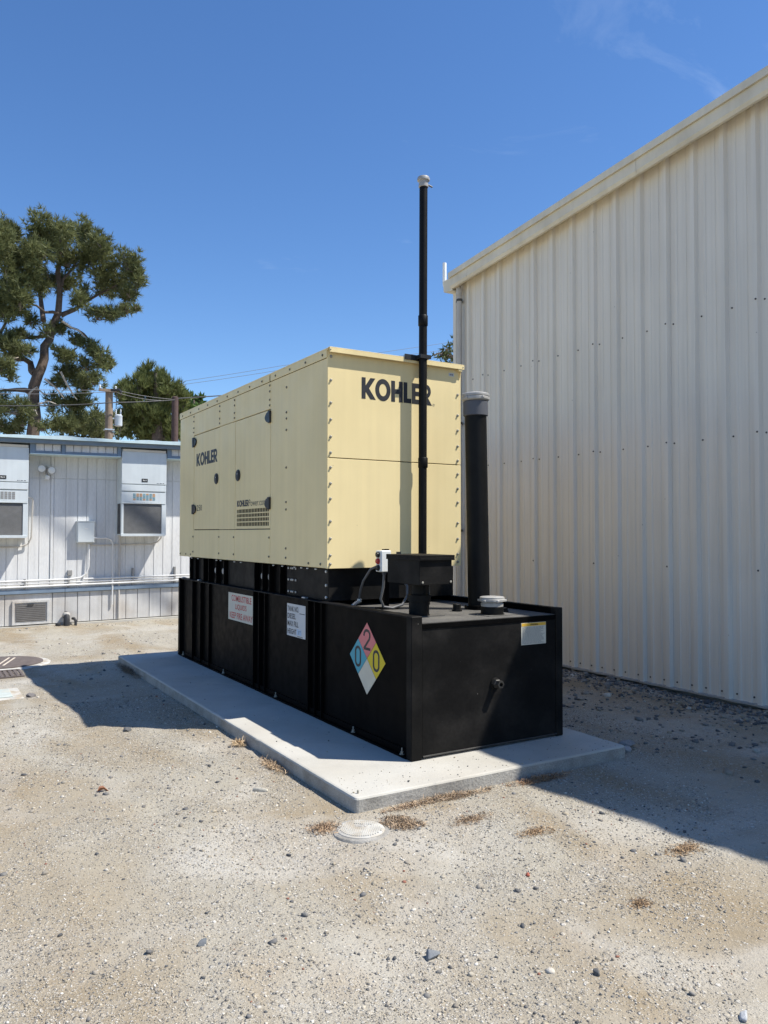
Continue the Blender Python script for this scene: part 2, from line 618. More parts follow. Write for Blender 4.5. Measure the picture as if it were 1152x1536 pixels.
def text_part(name, body, m, parent, o, e1, e2, nrm, w, h, depth=0.0012, bold=0.0, xf=None):
    """lettering fitted into a w x h frame whose lower-left corner is o."""
    cu = bpy.data.curves.new(name, 'FONT')
    cu.body = body
    cu.offset = bold
    cu.extrude = 0.0
    cu.resolution_u = 3
    t = bpy.data.objects.new(name, cu)
    col.objects.link(t)
    bpy.context.view_layer.update()
    me = bpy.data.meshes.new_from_object(t.evaluated_get(bpy.context.evaluated_depsgraph_get()))
    bpy.data.objects.remove(t)
    bpy.data.curves.remove(cu)
    co = np.zeros(len(me.vertices) * 3)
    me.vertices.foreach_get('co', co)
    co = co.reshape(-1, 3)
    mn, mx_ = co.min(0), co.max(0)
    a = (co[:, 0] - mn[0]) / (mx_[0] - mn[0]) * w
    b = (co[:, 1] - mn[1]) / (mx_[1] - mn[1]) * h
    o_, e1, e2, nrm = (np.array(q, float) for q in (o, e1, e2, nrm))
    P = o_ + a[:, None] * e1 + b[:, None] * e2 + nrm * depth
    if xf:
        P = np.array([xf(p) for p in P])
    P = P - np.array(org(parent))
    me.vertices.foreach_set('co', P.astype(np.float32).ravel())
    me.name = name
    me.materials.clear()
    me.materials.append(MATS[m])
    ob = bpy.data.objects.new(name, me)
    col.objects.link(ob)
    ob.parent = parent
    me.update()
    return ob


def smoothstep(a, b, x):
    t = np.clip((x - a) / (b - a), 0, 1)
    return t * t * (3 - 2 * t)


def vnoise(x, y, seed=0):
    """smooth value noise on arrays."""
    xi, yi = np.floor(x).astype(np.int64), np.floor(y).astype(np.int64)
    xf_, yf_ = x - xi, y - yi
    u, v = xf_ * xf_ * (3 - 2 * xf_), yf_ * yf_ * (3 - 2 * yf_)

    def hsh(a, b):
        n = (a * 374761393 + b * 668265263 + seed * 974711) & 0xffffffff
        n = ((n ^ (n >> 13)) * 1274126177) & 0xffffffff
        return ((n ^ (n >> 16)) & 0xffff) / 65535.0
    return (hsh(xi, yi) * (1 - u) + hsh(xi + 1, yi) * u) * (1 - v) + (hsh(xi, yi + 1) * (1 - u) + hsh(xi + 1, yi + 1) * u) * v


# ------------------------------------------------------------------ ground
SLAB = (2.32, 4.665, 4.185, 10.65)


def ground_z(x, y):
    x, y = np.asarray(x, float), np.asarray(y, float)
    z = -0.135 * smoothstep(7.6, 11.6, y) - 0.02 * smoothstep(11.6, 17, y)
    # the soil is banked up against the slab and along the metal wall
    dx = np.maximum(np.maximum(SLAB[0] - x, x - SLAB[1]), 0)
    dy = np.maximum(np.maximum(SLAB[2] - y, y - SLAB[3]), 0)
    d = np.hypot(dx, dy)
    k = 1 - smoothstep(0.05, 1.0, d)
    z = z * (1 - k) + 0.0 * k
    kr = smoothstep(5.0, 6.2, x)
    z = z * (1 - kr) + 0.0 * kr
    z = z + 0.055 * smoothstep(4.0, 2.4, y) * smoothstep(2.6, 4.2, x)
    amp = 0.35 + 0.65 * smoothstep(0.0, 0.5, d)
    z = z + amp * (0.030 * (vnoise(x * 1.1, y * 1.1, 3) - 0.5) + 0.020 * (vnoise(x * 3.1, y * 3.1, 4) - 0.5)
                   + 0.011 * (vnoise(x * 9, y * 9, 5) - 0.5) + 0.006 * (vnoise(x * 23, y * 23, 6) - 0.5))
    return z


def lines(lo, a, b, hi, step):
    inner = np.arange(a, b + 1e-6, step)
    k = step * 1.5 ** np.arange(1, 40)
    up = b + np.cumsum(k)
    dn = a - np.cumsum(k)
    up = up[up < hi]
    dn = dn[dn > lo]
    return np.concatenate([[lo], dn[::-1], inner, up, [hi]])


gx = lines(-500, -3.5, 8.0, 500, 0.036)
gy = lines(-60, 1.0, 17.6, 900, 0.036)
GX, GY = np.meshgrid(gx, gy)
GZ = ground_z(GX, GY)
far = smoothstep(20, 60, np.hypot(GX, GY))
GZ = GZ * (1 - far) - 0.16 * far
nx, ny = len(gx), len(gy)
idx = np.arange(nx * ny).reshape(ny, nx)
quads = np.stack([idx[:-1, :-1], idx[:-1, 1:], idx[1:, 1:], idx[1:, :-1]], -1).reshape(-1, 4)
g = np_mesh('ground', np.stack([GX.ravel(), GY.ravel(), GZ.ravel()], -1), quads, 'ground', smooth=True)
tag(g, 'pale sandy gravel yard', kind='structure')

# concrete pad under the tank
x0, x1, y0, y1 = SLAB
loop = []
for (ax, ay, bx, by) in ((x0, y0, x1, y0), (x1, y0, x1, y1), (x1, y1, x0, y1), (x0, y1, x0, y0)):
    m_ = int(math.hypot(bx - ax, by - ay) / 0.022)
    for k in range(m_):
        t = k / m_
        loop.append((ax + (bx - ax) * t, ay + (by - ay) * t, -1 if k == 0 else 0))
cxp, cyp = (x0 + x1) / 2, (y0 + y1) / 2
pv, pf = [], []
nl = len(loop)
for ring, (ins, zz) in enumerate(((0.0, -0.18), (0.0, 0.03), (0.0, 0.082), (0.005, 0.092), (0.016, 0.096))):
    for k, (px, py, cn) in enumerate(loop):
        j = 0.0022 * (vnoise(np.array(px * 31.0), np.array(py * 31.0), 51) - 0.5) + 0.003 * (vnoise(np.array(px * 6.0), np.array(py * 6.0), 52) - 0.5)
        chip = max(0.0, float(vnoise(np.array(px * 9.0 + 3), np.array(py * 9.0), 53)) - 0.80) * 0.055 * (1.0 if ring >= 2 else 0.25)
        inn = ins + chip + float(j) + (0.006 if cn else 0)
        sx_ = 1 if px <= x0 + 1e-6 else (-1 if px >= x1 - 1e-6 else 0)
        sy_ = 1 if py <= y0 + 1e-6 else (-1 if py >= y1 - 1e-6 else 0)
        pv.append((px + sx_ * inn, py + sy_ * inn, zz - (chip * 0.5 if ring >= 3 else 0)))
for ring in range(4):
    for k in range(nl):
        a_, b_ = ring * nl + k, ring * nl + (k + 1) % nl
        pf.append((a_, b_, b_ + nl, a_ + nl))
pf.append(tuple(range(4 * nl, 5 * nl)))
pad = MB().add(pv, pf).build('concrete_pad', 'concrete', loc=(x0, y0, 0))
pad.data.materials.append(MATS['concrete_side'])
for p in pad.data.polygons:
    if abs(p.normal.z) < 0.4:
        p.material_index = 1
tag(pad, 'raised grey concrete pad under the fuel tank', kind='structure')

# ------------------------------------------------------------------ metal building
bld = new_thing('metal_building', (7.04, 9.6, 0), 'tall beige ribbed metal building with a sloping roofline', 'building')
XW, YC, RIDGE_Y = 7.04, 9.60, 2.0
PITCH_S = 0.096


def rake_top(y):
    return 5.62 + PITCH_S * (9.4 - y) if y >= RIDGE_Y else 5.62 + PITCH_S * (9.4 - RIDGE_Y) - 0.16 * (RIDGE_Y - y)


def panel_profile(ya, yb, ribs):
    """points (y, x) along the panel from ya up to yb; ribs stand proud towards -x."""
    pts = [(ya, 0.0)]
    for r in ribs:
        for dy_, h in ((-0.040, 0.0), (-0.024, -0.044), (0.024, -0.044), (0.040, 0.0)):
            pts.append((r + dy_, h))
        for c in (0.120, 0.235):
            for dy_, h in ((-0.020, 0.0), (-0.012, -0.008), (0.012, -0.008), (0.020, 0.0)):
                pts.append((r + c + dy_, h))
    pts = [p for p in pts if ya <= p[0] <= yb]
    pts.append((yb, 0.0))
    pts.sort()
    return pts


PER = 0.3555
edges_y = [4.575 + 1.0665 * k for k in range(-8, 5)]
for i, ya in enumerate(edges_y):
    yb = min(ya + 1.0665 + 0.03, YC)
    ribs = [ya + 0.045 + PER * k for k in range(3)]
    pr = panel_profile(ya, yb, ribs)
    off = -0.0022 * (i % 2)
    vs_, fs_ = [], []
    rows = 2
    for (yy, xx) in pr:
        for zz in (0.055, rake_top(yy) - 0.14):
            vs_.append((XW + xx + off, yy, zz))
    n = len(pr)
    for k in range(n - 1):
        fs_.append((2 * k, 2 * k + 2, 2 * k + 3, 2 * k + 1))
    # a thin return so that the sheet has thickness at its lower edge and lap
    m0 = len(vs_)
    for (yy, xx) in pr:
        vs_.append((XW + xx + off + 0.004, yy, 0.055))
    for k in range(n - 1):
        fs_.append((m0 + k, m0 + k + 1, 2 * k + 2, 2 * k))
    MB().add(vs_, fs_).build('wall_panel', 'siding', bld)
# remaining shell: far wall, back, near wall, roof
MB().box(XW + 0.012, 22, -4.2, YC - 0.01, 0.06, 5.3).build('inner_shell', 'siding', bld)
rf = MB()
for (ya, yb) in ((-4.4, RIDGE_Y), (RIDGE_Y, 9.47)):
    za, zb = rake_top(ya) - 0.03, rake_top(yb) - 0.03
    rf.add([(6.84, ya, za), (22, ya, za), (22, yb, zb), (6.84, yb, zb), (6.84, ya, za - 0.06), (22, ya, za - 0.06), (22, yb, zb - 0.06), (6.84, yb, zb - 0.06)],
           [(0, 1, 2, 3), (4, 7, 6, 5), (0, 3, 7, 4), (1, 5, 6, 2), (0, 4, 5, 1), (3, 2, 6, 7)])
rf.build('roof', 'roof_metal', bld)


def rake_piece(name, ya, yb, prof, m):
    poly = prof
    vs_ = []
    for y in (ya, yb):
        for (x, dz) in poly:
            vs_.append((x, y, rake_top(y) + dz))
    n = len(poly)
    fs_ = [tuple(range(n)), tuple(reversed(range(n, 2 * n)))] + [(i, (i + 1) % n, (i + 1) % n + n, i + n) for i in range(n)]
    return MB().add(vs_, fs_).build(name, m, bld)


cap_prof = [(6.80, 0.0), (7.05, 0.012), (7.05, -0.02), (6.822, -0.025), (6.822, -0.082), (6.80, -0.082)]
fas_prof = [(6.828, -0.03), (7.0, -0.03), (7.035, -0.145), (7.0, -0.152), (6.885, -0.238), (6.850, -0.238), (6.828, -0.20)]
for (ya, yb) in ((RIDGE_Y, 9.47), (-4.4, RIDGE_Y)):
    rake_piece('rake_cap', ya, yb, cap_prof, 'siding_trim')
for (ya, yb) in ((9.05, 9.46), (5.93, 9.046), (2.0, 5.926), (-4.4, 1.996)):
    rake_piece('rake_fascia', ya, yb, fas_prof, 'siding_trim')
# gutter along the low eave, seen on its end
gu = MB().prism([(9.44, 5.35), (9.66, 5.38), (9.68, 5.55), (9.66, 5.55), (9.64, 5.40), (9.45, 5.375)], (6.87, 0, 0), (0, 1, 0), (0, 0, 1), (12, 0, 0))
gut = gu.build('gutter', 'siding_trim', bld)
MB().prism([(9.44, 5.352), (9.66, 5.382), (9.68, 5.548), (9.44, 5.56)], (6.86, 0, 0), (0, 1, 0), (0, 0, 1), (0.012, 0, 0)).build('end_cap', 'siding_trim', gut)
MB().tube([(6.90, 9.60, 5.475), (6.90, 9.655, 5.475), (6.90, 9.69, 5.50), (6.90, 9.695, 5.54), (6.90, 9.695, 5.85)], 0.030, 12).build('overflow_pipe', 'white_pvc', bld, smooth=True)
ds = MB().tube([(6.93, 9.50, 5.42), (6.935, 9.44, 5.425), (6.94, 9.40, 5.40), (6.945, 9.385, 5.35), (6.95, 9.385, 5.2), (6.955, 9.385, 0.05)], 0.042, 12)
dsp = ds.build('downspout', 'spout_grey', bld, smooth=True)
MB().lathe([(0.048, -0.03), (0.050, -0.02), (0.050, 0.04), (0.048, 0.05)], (6.948, 9.385, 5.30), seg=14).build('collar', 'spout_grey', dsp, smooth=True)
for z in (5.20, 3.35, 1.75, 0.6):
    MB().lathe([(0.046, -0.018), (0.047, -0.016), (0.047, 0.016), (0.046, 0.018)], (6.951, 9.385, z), seg=14).box(6.95, 7.03, 9.415, 9.47, z - 0.018, z + 0.018).build('strap', 'strap', dsp)
MB().box(XW - 0.045, XW + 0.0, 9.53, YC + 0.01, 0.05, 5.40).build('corner_trim', 'siding', bld, bevel=0.006)
# base flashing with a slightly wavy edge
bf = []
ff = []
ys = np.arange(-4.2, YC, 0.06)
for i, y in enumerate(ys):
    w = 0.010 * math.sin(y * 17.6) + 0.006 * math.sin(y * 5.1)
    bf += [(XW - 0.050 + w, y, 0.040), (XW - 0.050 + w, y, 0.058), (XW + 0.02, y, 0.060), (XW + 0.02, y, 0.036)]
for i in range(len(ys) - 1):
    a = 4 * i
    for k in range(4):
        ff.append((a + k, a + (k + 1) % 4, a + 4 + (k + 1) % 4, a + 4 + k))
MB().add(bf, ff).build('base_flashing', 'white_cap', bld)
MB().box(XW + 0.03, XW + 0.3, -4.2, YC - 0.05, -0.2, 0.05).build('footing', 'concrete_side', bld)
# screws
scr = mesh_only(MB().lathe([(0.010, 0.0), (0.010, -0.004), (0.007, -0.005), (0.007, -0.009), (0.004, -0.010)], (0, 0, 0), 'x', 8), 'screw', 'siding_screw')
for i, ya in enumerate(edges_y):
    for k in range(3):
        y = ya + 0.045 + PER * k
        if y < 2.9 or y > 9.3:
            continue
        for z in (3.985, 2.685):
            put(scr, 'screw', (XW, y - 0.075, z), bld)
            if k == 0:
                put(scr, 'screw', (XW - 0.044, y - 0.006, z + 0.012), bld)
        if k == 0:
            put(scr, 'screw', (XW - 0.044, y, 1.351), bld)
        put(scr, 'screw', (XW, y - 0.085, 0.115), bld)
        put(scr, 'screw', (XW, y + 0.085, 0.115), bld)

# ------------------------------------------------------------------ portable building
SH = lambda p: (p[0], p[1], p[2] + 0.0125 * (p[0] - 3.0))
port = new_thing('portable_building', (3.0, 17.1, -0.15), 'white plank-sided portable building with blue-grey trim and flat roof', 'building')
YP = 17.1


def pb(mb_, name, m, parent=None, bevel=0.0, smooth=False):
    return mb_.build(name, m, parent or port, bevel=bevel, smooth=smooth, xf=SH)


pb(MB().box(-6.0, 9.0, YP + 0.012, YP + 7, -0.12, 3.42), 'wall_core', 'plank_white')
gro = [1.561 - 0.2 * k for k in range(7, 0, -1)] + [1.561, 1.764, 1.957, 2.155, 2.363, 2.426, 2.657, 2.885, 3.066, 3.259, 3.441, 3.656]
gro += [3.656 + 0.1987 * k for k in range(1, 17)]
for a, b in zip(gro[:-1], gro[1:]):
    gp = 0.0052
    dd = 0.018 if abs(b - a) < 0.1 else 0.0
    pb(MB().box(a + gp, b - gp, YP - dd, YP + 0.010, 0.50, 2.818), 'plank', 'plank_white', bevel=0.004)
    pb(MB().box(a + gp, b - gp, YP - dd, YP + 0.010, 2.824, 3.42), 'plank', 'plank_white', bevel=0.004)
skg = [0.05, 0.3, 0.55, 0.8, 1.05, 1.30, 1.545, 2.42, 2.66, 2.90, 3.14, 3.38, 3.62, 3.87, 4.11, 4.36, 4.60, 4.85, 5.1, 5.35, 5.6, 5.85, 6.1]
for a, b in zip(skg[:-1], skg[1:]):
    pb(MB().box(a + 0.006, b - 0.006, YP - 0.03, YP + 0.010, -0.115, 0.498), 'skirt_plank', 'plank_skirt', bevel=0.004)
# framed vent panel in the skirt
vf = pb(MB().box(1.68, 2.36, YP - 0.05, YP - 0.032, -0.105, 0.37).box(1.68, 1.72, YP - 0.075, YP - 0.05, -0.105, 0.37).box(2.32, 2.36, YP - 0.075, YP - 0.05, -0.105, 0.37)
        .box(1.72, 2.32, YP - 0.075, YP - 0.05, 0.33, 0.37).box(1.72, 2.32, YP - 0.075, YP - 0.05, -0.105, -0.065), 'skirt_vent', 'plank_skirt')
pb(MB().box(1.75, 2.29, YP - 0.066, YP - 0.052, -0.04, 0.30), 'mesh_screen', 'vent_mesh', vf)
vs2 = MB()
for k in range(9):
    z = -0.02 + 0.036 * k
    vs2.box(1.75, 2.29, YP - 0.071, YP - 0.066, z, z + 0.006)
pb(vs2, 'screen_wire', 'ac_coil', vf)
pb(MB().box(1.96, 2.07, YP - 0.09, YP - 0.066, 0.285, 0.305), 'latch', 'ac_dark', vf)
# belt trim, in lengths
for a, b in ((-2.0, 2.648), (2.652, 6.5)):
    pb(MB().box(a, b, YP - 0.075, YP - 0.002, 0.505, 0.585), 'belt_trim', 'blue_trim', bevel=0.006)
pb(MB().box(-6, 9, YP - 0.12, YP + 0.3, -0.4, -0.13), 'footing', 'concrete')
# frieze hung under the eave between the wall units
YF = 16.66
fr = []
for a, b in ((2.02, 2.49), (2.57, 3.57), (4.70, 6.6), (-1.5, 0.86)):
    x = a
    while x < b - 0.02:
        e = min(x + 0.155, b)
        pb(MB().box(x + 0.005, e - 0.005, YF, YF + 0.03, 3.335, 3.47), 'frieze_plank', 'plank_white', bevel=0.003)
        x = e
    pb(MB().box(a, b, YF - 0.015, YF + 0.03, 3.285, 3.333), 'frieze_rail', 'blue_trim', bevel=0.004)
for a, b in ((1.915, 2.018), (2.492, 2.568), (3.572, 3.648), (4.605, 4.698), (0.862, 0.962)):
    pb(MB().box(a, b, YF - 0.018, YF + 0.03, 3.285, 3.475), 'frieze_block', 'blue_trim', bevel=0.004)
for a, b in ((1.915, 3.648), (4.605, 6.6), (-1.5, 0.962)):
    pb(MB().box(a, b, YF - 0.028, YP, 3.268, 3.284), 'soffit', 'roof_edge')
pb(MB().box(-6, 9, 16.535, YP + 0.2, 3.472, 3.555), 'fascia', 'fascia_grey', bevel=0.005)
# roof sheet with a bright, slightly bent metal edge
rv, rfc = [], []
xs = np.arange(-6, 9.01, 0.15)
for x in xs:
    w = 0.012 * math.sin(x * 3.1) + 0.008 * math.sin(x * 7.7 + 1)
    rv += [(x, 16.49, 3.557), (x, 16.49, 3.615 + w), (x, 16.62, 3.635 + w), (x, 24.2, 3.80), (x, 24.2, 3.557)]
for i in range(len(xs) - 1):
    for k in range(5):
        rfc.append((5 * i + k, 5 * i + (k + 1) % 5, 5 * i + 5 + (k + 1) % 5, 5 * i + 5 + k))
pb(MB().add(rv, rfc), 'roof', 'roof_edge')
# conduits along and up the wall
YQ = YP - 0.055


def conduit(pts, r, m='plank_white'):
    return pb(MB().tube(pts, r, 8), 'conduit', m, smooth=True)


conduit([(-1.5, YQ - 0.02, 0.755), (2.75, YQ - 0.02, 0.765), (2.95, YQ - 0.02, 0.79), (3.06, YQ - 0.02, 0.87), (3.10, YQ - 0.02, 1.0), (3.11, YQ - 0.01, 1.47)], 0.020)
conduit([(3.0, YQ - 0.02, 0.76), (6.3, YQ - 0.02, 0.762)], 0.018)
conduit([(-1.5, YQ - 0.01, 0.70), (6.3, YQ - 0.01, 0.705)], 0.016)
conduit([(-1.5, YQ - 0.03, 0.635), (6.3, YQ - 0.03, 0.655)], 0.020)
conduit([(3.20, YP - 0.10, 1.60), (3.44, YP - 0.09, 1.60), (3.54, YP - 0.08, 1.565), (3.58, YP - 0.07, 1.47), (3.585, YP - 0.07, 0.2)], 0.017)
conduit([(3.725, YP - 0.05, 3.2), (3.72, YP - 0.05, -0.1)], 0.022, 'spout_grey')
conduit([(4.54, 16.80, 1.70), (4.53, 16.82, 1.58), (4.48, 16.90, 1.50), (4.38, YP - 0.05, 1.455), (4.2, YP - 0.04, 1.455), (3.12, YP - 0.04, 1.46)], 0.014, 'spout_grey')
conduit([(1.93, 16.96, 2.42), (2.0, 16.97, 2.42), (2.02, 16.98, 2.38), (2.0, 17.0, 1.62), (1.95, YP - 0.06, 1.50), (1.82, YP - 0.05, 1.45), (0.6, YP - 0.04, 1.45)], 0.016, 'spout_grey')
for x in (0.9, 1.9, 2.72, 4.0, 4.9):
    pb(MB().box(x - 0.015, x + 0.015, YP - 0.085, YP - 0.002, 0.60, 0.80 if x < 4 else 0.95), 'pipe_clip', 'ac_coil')
pb(MB().box(2.70, 2.79, YP - 0.05, YP - 0.001, 0.84, 0.95), 'outlet_box', 'ac_coil', bevel=0.006)

# electrical cabinet on the wall
eb = new_thing('electrical_box', SH((2.86, YP - 0.15, 1.50)), 'grey-white electrical cabinet on the plank wall between the wall air conditioners', 'electrical box')
bx_ = MB().box(2.862, 3.198, YP - 0.14, YP - 0.003, 1.505, 1.935).build('cabinet', 'ac_paint', eb, bevel=0.006, xf=SH)
MB().box(2.85, 3.21, YP - 0.155, YP - 0.003, 1.936, 1.953).build('rain_hood', 'ac_paint', eb, bevel=0.004, xf=SH)
dr_ = MB().box(2.875, 3.185, YP - 0.150, YP - 0.141, 1.52, 1.925).build('door', 'ac_paint', eb, bevel=0.003, xf=SH)
MB().box(3.00, 3.07, YP - 0.1525, YP - 0.1505, 1.785, 1.80).build('plate', 'white_box', dr_, xf=SH)

# floodlight
fl = new_thing('flood_light', SH((2.27, YP - 0.06, 2.9)), 'twin-headed security floodlight with motion sensor under the portable roof', 'floodlight')
MB().lathe([(0.055, 0), (0.055, -0.03), (0.03, -0.05)], (2.265, YP, 3.02), 'y', 14).build('base_plate', 'lamp_grey', fl, smooth=True, xf=SH)
for (hx, hz, dx, dz) in ((2.165, 3.005, -0.35, -0.25), (2.355, 2.975, 0.3, -0.3)):
    MB().tube([(2.265, YP - 0.05, 3.02), ((2.265 + hx) / 2, YP - 0.09, 3.03), (hx, YP - 0.10, hz + 0.01)], 0.014, 8).build('arm', 'lamp_grey', fl, smooth=True, xf=SH)
    lm = MB().lathe([(0.03, 0.02), (0.045, -0.01), (0.068, -0.06), (0.078, -0.09), (0.082, -0.10)], (hx, YP - 0.08, hz), 'y', 16).build('lamp_head', 'lamp_grey', fl, smooth=True, xf=SH)
    MB().lathe([(0.066, -0.1015), (0.05, -0.108), (0.02, -0.111)], (hx, YP - 0.08, hz), 'y', 16).build('lens', 'lamp_glass', lm, smooth=True, xf=SH)
MB().tube([(2.265, YP - 0.05, 3.0), (2.26, YP - 0.09, 2.94), (2.275, YP - 0.10, 2.88)], 0.02, 8).build('arm', 'lamp_grey', fl, smooth=True, xf=SH)
MB().lathe([(0.03, 0.05), (0.05, 0.035), (0.052, -0.02), (0.04, -0.045)], (2.285, YP - 0.10, 2.835), 'z', 14).build('sensor', 'lamp_glass', fl, smooth=True, xf=SH)


# wall air conditioners
def ac_unit(xa, label):
    za = 1.66 + 0.0125 * (xa + 0.46 - 3.0) - 0.015
    yb_, yf_ = YP - 0.005, YP - 0.44
    t = new_thing('air_conditioner', (xa + 0.46, yb_, za), label, 'air conditioner', 'wall air conditioners on the portable building')
    W = 0.925
    B = lambda m_, n_, mt_, par=None, bev=0.0: m_.build(n_, mt_, par or t, bevel=bev)
    X = lambda a: xa + a
    Z = lambda a: za + a
    # cabinet: back box with the coil bay left open at the front
    cab = MB().box(X(0), X(W), yf_ + 0.03, yb_, Z(0.66), Z(1.805)).box(X(0), X(0.045), yf_, yb_, Z(0), Z(0.66)).box(X(0.83), X(W), yf_, yb_, Z(0), Z(0.66)) \
        .box(X(0.045), X(0.83), yf_ + 0.03, yb_, Z(0), Z(0.035))
    c = B(cab, 'cabinet', 'ac_paint', bev=0.004)
    B(MB().box(X(0.047), X(0.828), yf_ + 0.06, yb_ - 0.02, Z(0.036), Z(0.655)), 'coil', 'ac_dark', c)
    for k in range(30):
        z = 0.045 + 0.0203 * k
        o = MB().add([(X(0.048), yf_ + 0.012, Z(z)), (X(0.827), yf_ + 0.012, Z(z)), (X(0.827), yf_ + 0.03, Z(z + 0.014)), (X(0.048), yf_ + 0.03, Z(z + 0.014)),
                      (X(0.048), yf_ + 0.016, Z(z - 0.002)), (X(0.827), yf_ + 0.016, Z(z - 0.002)), (X(0.827), yf_ + 0.034, Z(z + 0.012)), (X(0.048), yf_ + 0.034, Z(z + 0.012))],
                     [(0, 1, 2, 3), (4, 7, 6, 5), (0, 4, 5, 1), (1, 5, 6, 2), (2, 6, 7, 3), (3, 7, 4, 0)])
        B(o, 'louvre', 'ac_coil', c)
    B(MB().box(X(-0.006), X(W - 0.02), yf_ - 0.012, yf_ + 0.03, Z(-0.02), Z(0.034)), 'bottom_rail', 'ac_paint', bev=0.004)
    B(MB().box(X(-0.004), X(W - 0.01), yf_ - 0.010, yf_ + 0.032, Z(0.662), Z(0.690)), 'sill', 'ac_paint', bev=0.004)
    gp = B(MB().box(X(0), X(W - 0.005), yf_ + 0.004, yf_ + 0.028, Z(0.694), Z(0.905)), 'vent_panel', 'ac_paint', bev=0.003)
    for i in range(7):
        for j in range(4):
            s_ = MB().box(X(0.235 + 0.067 * i), X(0.235 + 0.067 * i + 0.052), yf_ + 0.0005, yf_ + 0.0032, Z(0.735 + 0.037 * j), Z(0.735 + 0.037 * j + 0.031))
            warm = ((i + j * 2) * 7 + i * i) % 5 < 2
            if xa < 2:
                B(s_, 'filter_slot', 'ac_coil', gp)
            else:
                B(s_, 'filter_slot', 'filter_rust' if warm else 'filter_blue', gp)
    B(MB().box(X(0), X(W - 0.005), yf_ - 0.006, yf_ + 0.028, Z(0.925), Z(1.055)), 'band_panel', 'ac_paint', bev=0.004)
    up = B(MB().box(X(0), X(W), yf_ - 0.003, yf_ + 0.028, Z(1.075), Z(1.748)), 'upper_panel', 'ac_paint', bev=0.004)
    B(MB().box(X(0.015), X(W - 0.015), yf_ - 0.01, yf_ + 0.05, Z(1.750), Z(1.800)), 'top_flashing', 'ac_cream', bev=0.003)
    bd = B(MB().box(X(0.405), X(0.53), yf_ - 0.009, yf_ - 0.0035, Z(1.12), Z(1.19)), 'badge', 'black_plastic', up, bev=0.002)
    text_part('badge_lettering', 'Bard', 'white_box', up, (X(0.43), yf_ - 0.009, Z(1.142)), (1, 0, 0), (0, 0, 1), (0, -1, 0), 0.075, 0.028, bold=0.01)
    fp_ = MB()                                             # print too small to read
    for k, wd in enumerate((0.022, 0.012, 0.026, 0.014, 0.030)):
        fp_.box(X(0.72 + 0.031 * k), X(0.72 + 0.031 * k + wd), yf_ - 0.0042, yf_ - 0.0034, Z(1.093), Z(1.105))
    B(fp_, 'fine_print', 'black_print', up)
    B(MB().box(X(-0.006), X(-0.0005), yf_ + 0.09, yb_ - 0.09, Z(0.03), Z(0.66)), 'side_grille', 'ac_dark', c)
    return t


ac_unit(0.975, 'wall air conditioner cut off by the left edge of the photo')
ac_unit(3.668, 'wall air conditioner with rust and blue filter squares beside the generator')

# drain clean-out at the foot of the wall
dp = new_thing('drain_pipe', (2.70, 16.86, -0.15), 'black plastic drain clean-out elbow at the foot of the portable building', 'drain pipe')
MB().tube([(2.66, 17.02, 0.02), (2.66, 16.93, 0.06), (2.66, 16.86, 0.03), (2.66, 16.83, -0.05), (2.66, 16.83, -0.2)], 0.06, 14).build('elbow', 'drain_black', dp, smooth=True)
MB().lathe([(0.072, -0.03), (0.075, 0.0), (0.06, 0.035), (0.03, 0.05)], (2.66, 16.89, 0.055), 'z', 16).build('hood', 'lamp_grey', dp, smooth=True)
MB().tube([(2.80, 17.0, -0.04), (2.81, 16.9, -0.03), (2.83, 16.83, -0.07), (2.83, 16.82, -0.2)], 0.028, 10).build('small_elbow', 'drain_black', dp, smooth=True)
MB().lathe([(0.05, 0), (0.055, 0.02), (0.05, 0.05), (0.03, 0.06)], (2.50, 16.84, -0.155), 'z', 14).build('cap', 'drain_black', dp, smooth=True)

# ------------------------------------------------------------------ fuel tank
tank = new_thing('fuel_tank', (3.03, 4.643, 0.096), 'long black steel base fuel tank on the concrete pad under the generator', 'fuel tank')
TX0, TX1, TY0, TY1, TZ0, TZ1 = 3.017, 4.462, 4.643, 10.32, 0.098, 1.112
XS = 3.062                                  # side plate
TB = lambda m_, n_, mt_='black_paint', par=None, bev=0.0, sm=False: m_.build(n_, mt_, par or tank, bevel=bev, smooth=sm)
TB(MB().box(XS + 0.02, TX1 - 0.05, TY0 + 0.03, TY1 - 0.03, TZ0 + 0.01, 1.04), 'core')
chan = [(6.10, 6.38), (7.38, 7.70), (9.12, 9.78)]
pl_edges = [TY0 + 0.075] + [e for c in chan for e in c] + [TY1 - 0.075]
for a, b in zip(pl_edges[0::2], pl_edges[1::2]):
    TB(MB().box(XS, XS + 0.018, a, b, TZ0 + 0.02, TZ1 - 0.006), 'side_plate', bev=0.003)
for a, b in chan:
    for q in ((a, a + 0.012), (b - 0.012, b), ((a + b) / 2 - 0.006, (a + b) / 2 + 0.006)):
        TB(MB().box(XS - 0.028, XS + 0.018, q[0] + 0.001, q[1] - 0.001, TZ0 + 0.012, TZ1 - 0.008), 'channel_flange')
    TB(MB().box(XS + 0.012, XS + 0.019, a + 0.013, b - 0.013, TZ0 + 0.012, TZ1 - 0.008), 'channel_web')
for (ya, yb) in ((TY0, TY0 + 0.07), (TY1 - 0.07, TY1)):
    TB(MB().box(TX0, 3.112, ya, yb, TZ0, TZ1 + 0.002), 'corner_post', 'black_dusty' if ya < 5 else 'black_paint', bev=0.006)
    TB(MB().box(4.392, TX1, ya, yb, TZ0, TZ1 + 0.002), 'corner_post', 'black_dusty' if ya < 5 else 'black_paint', bev=0.006)
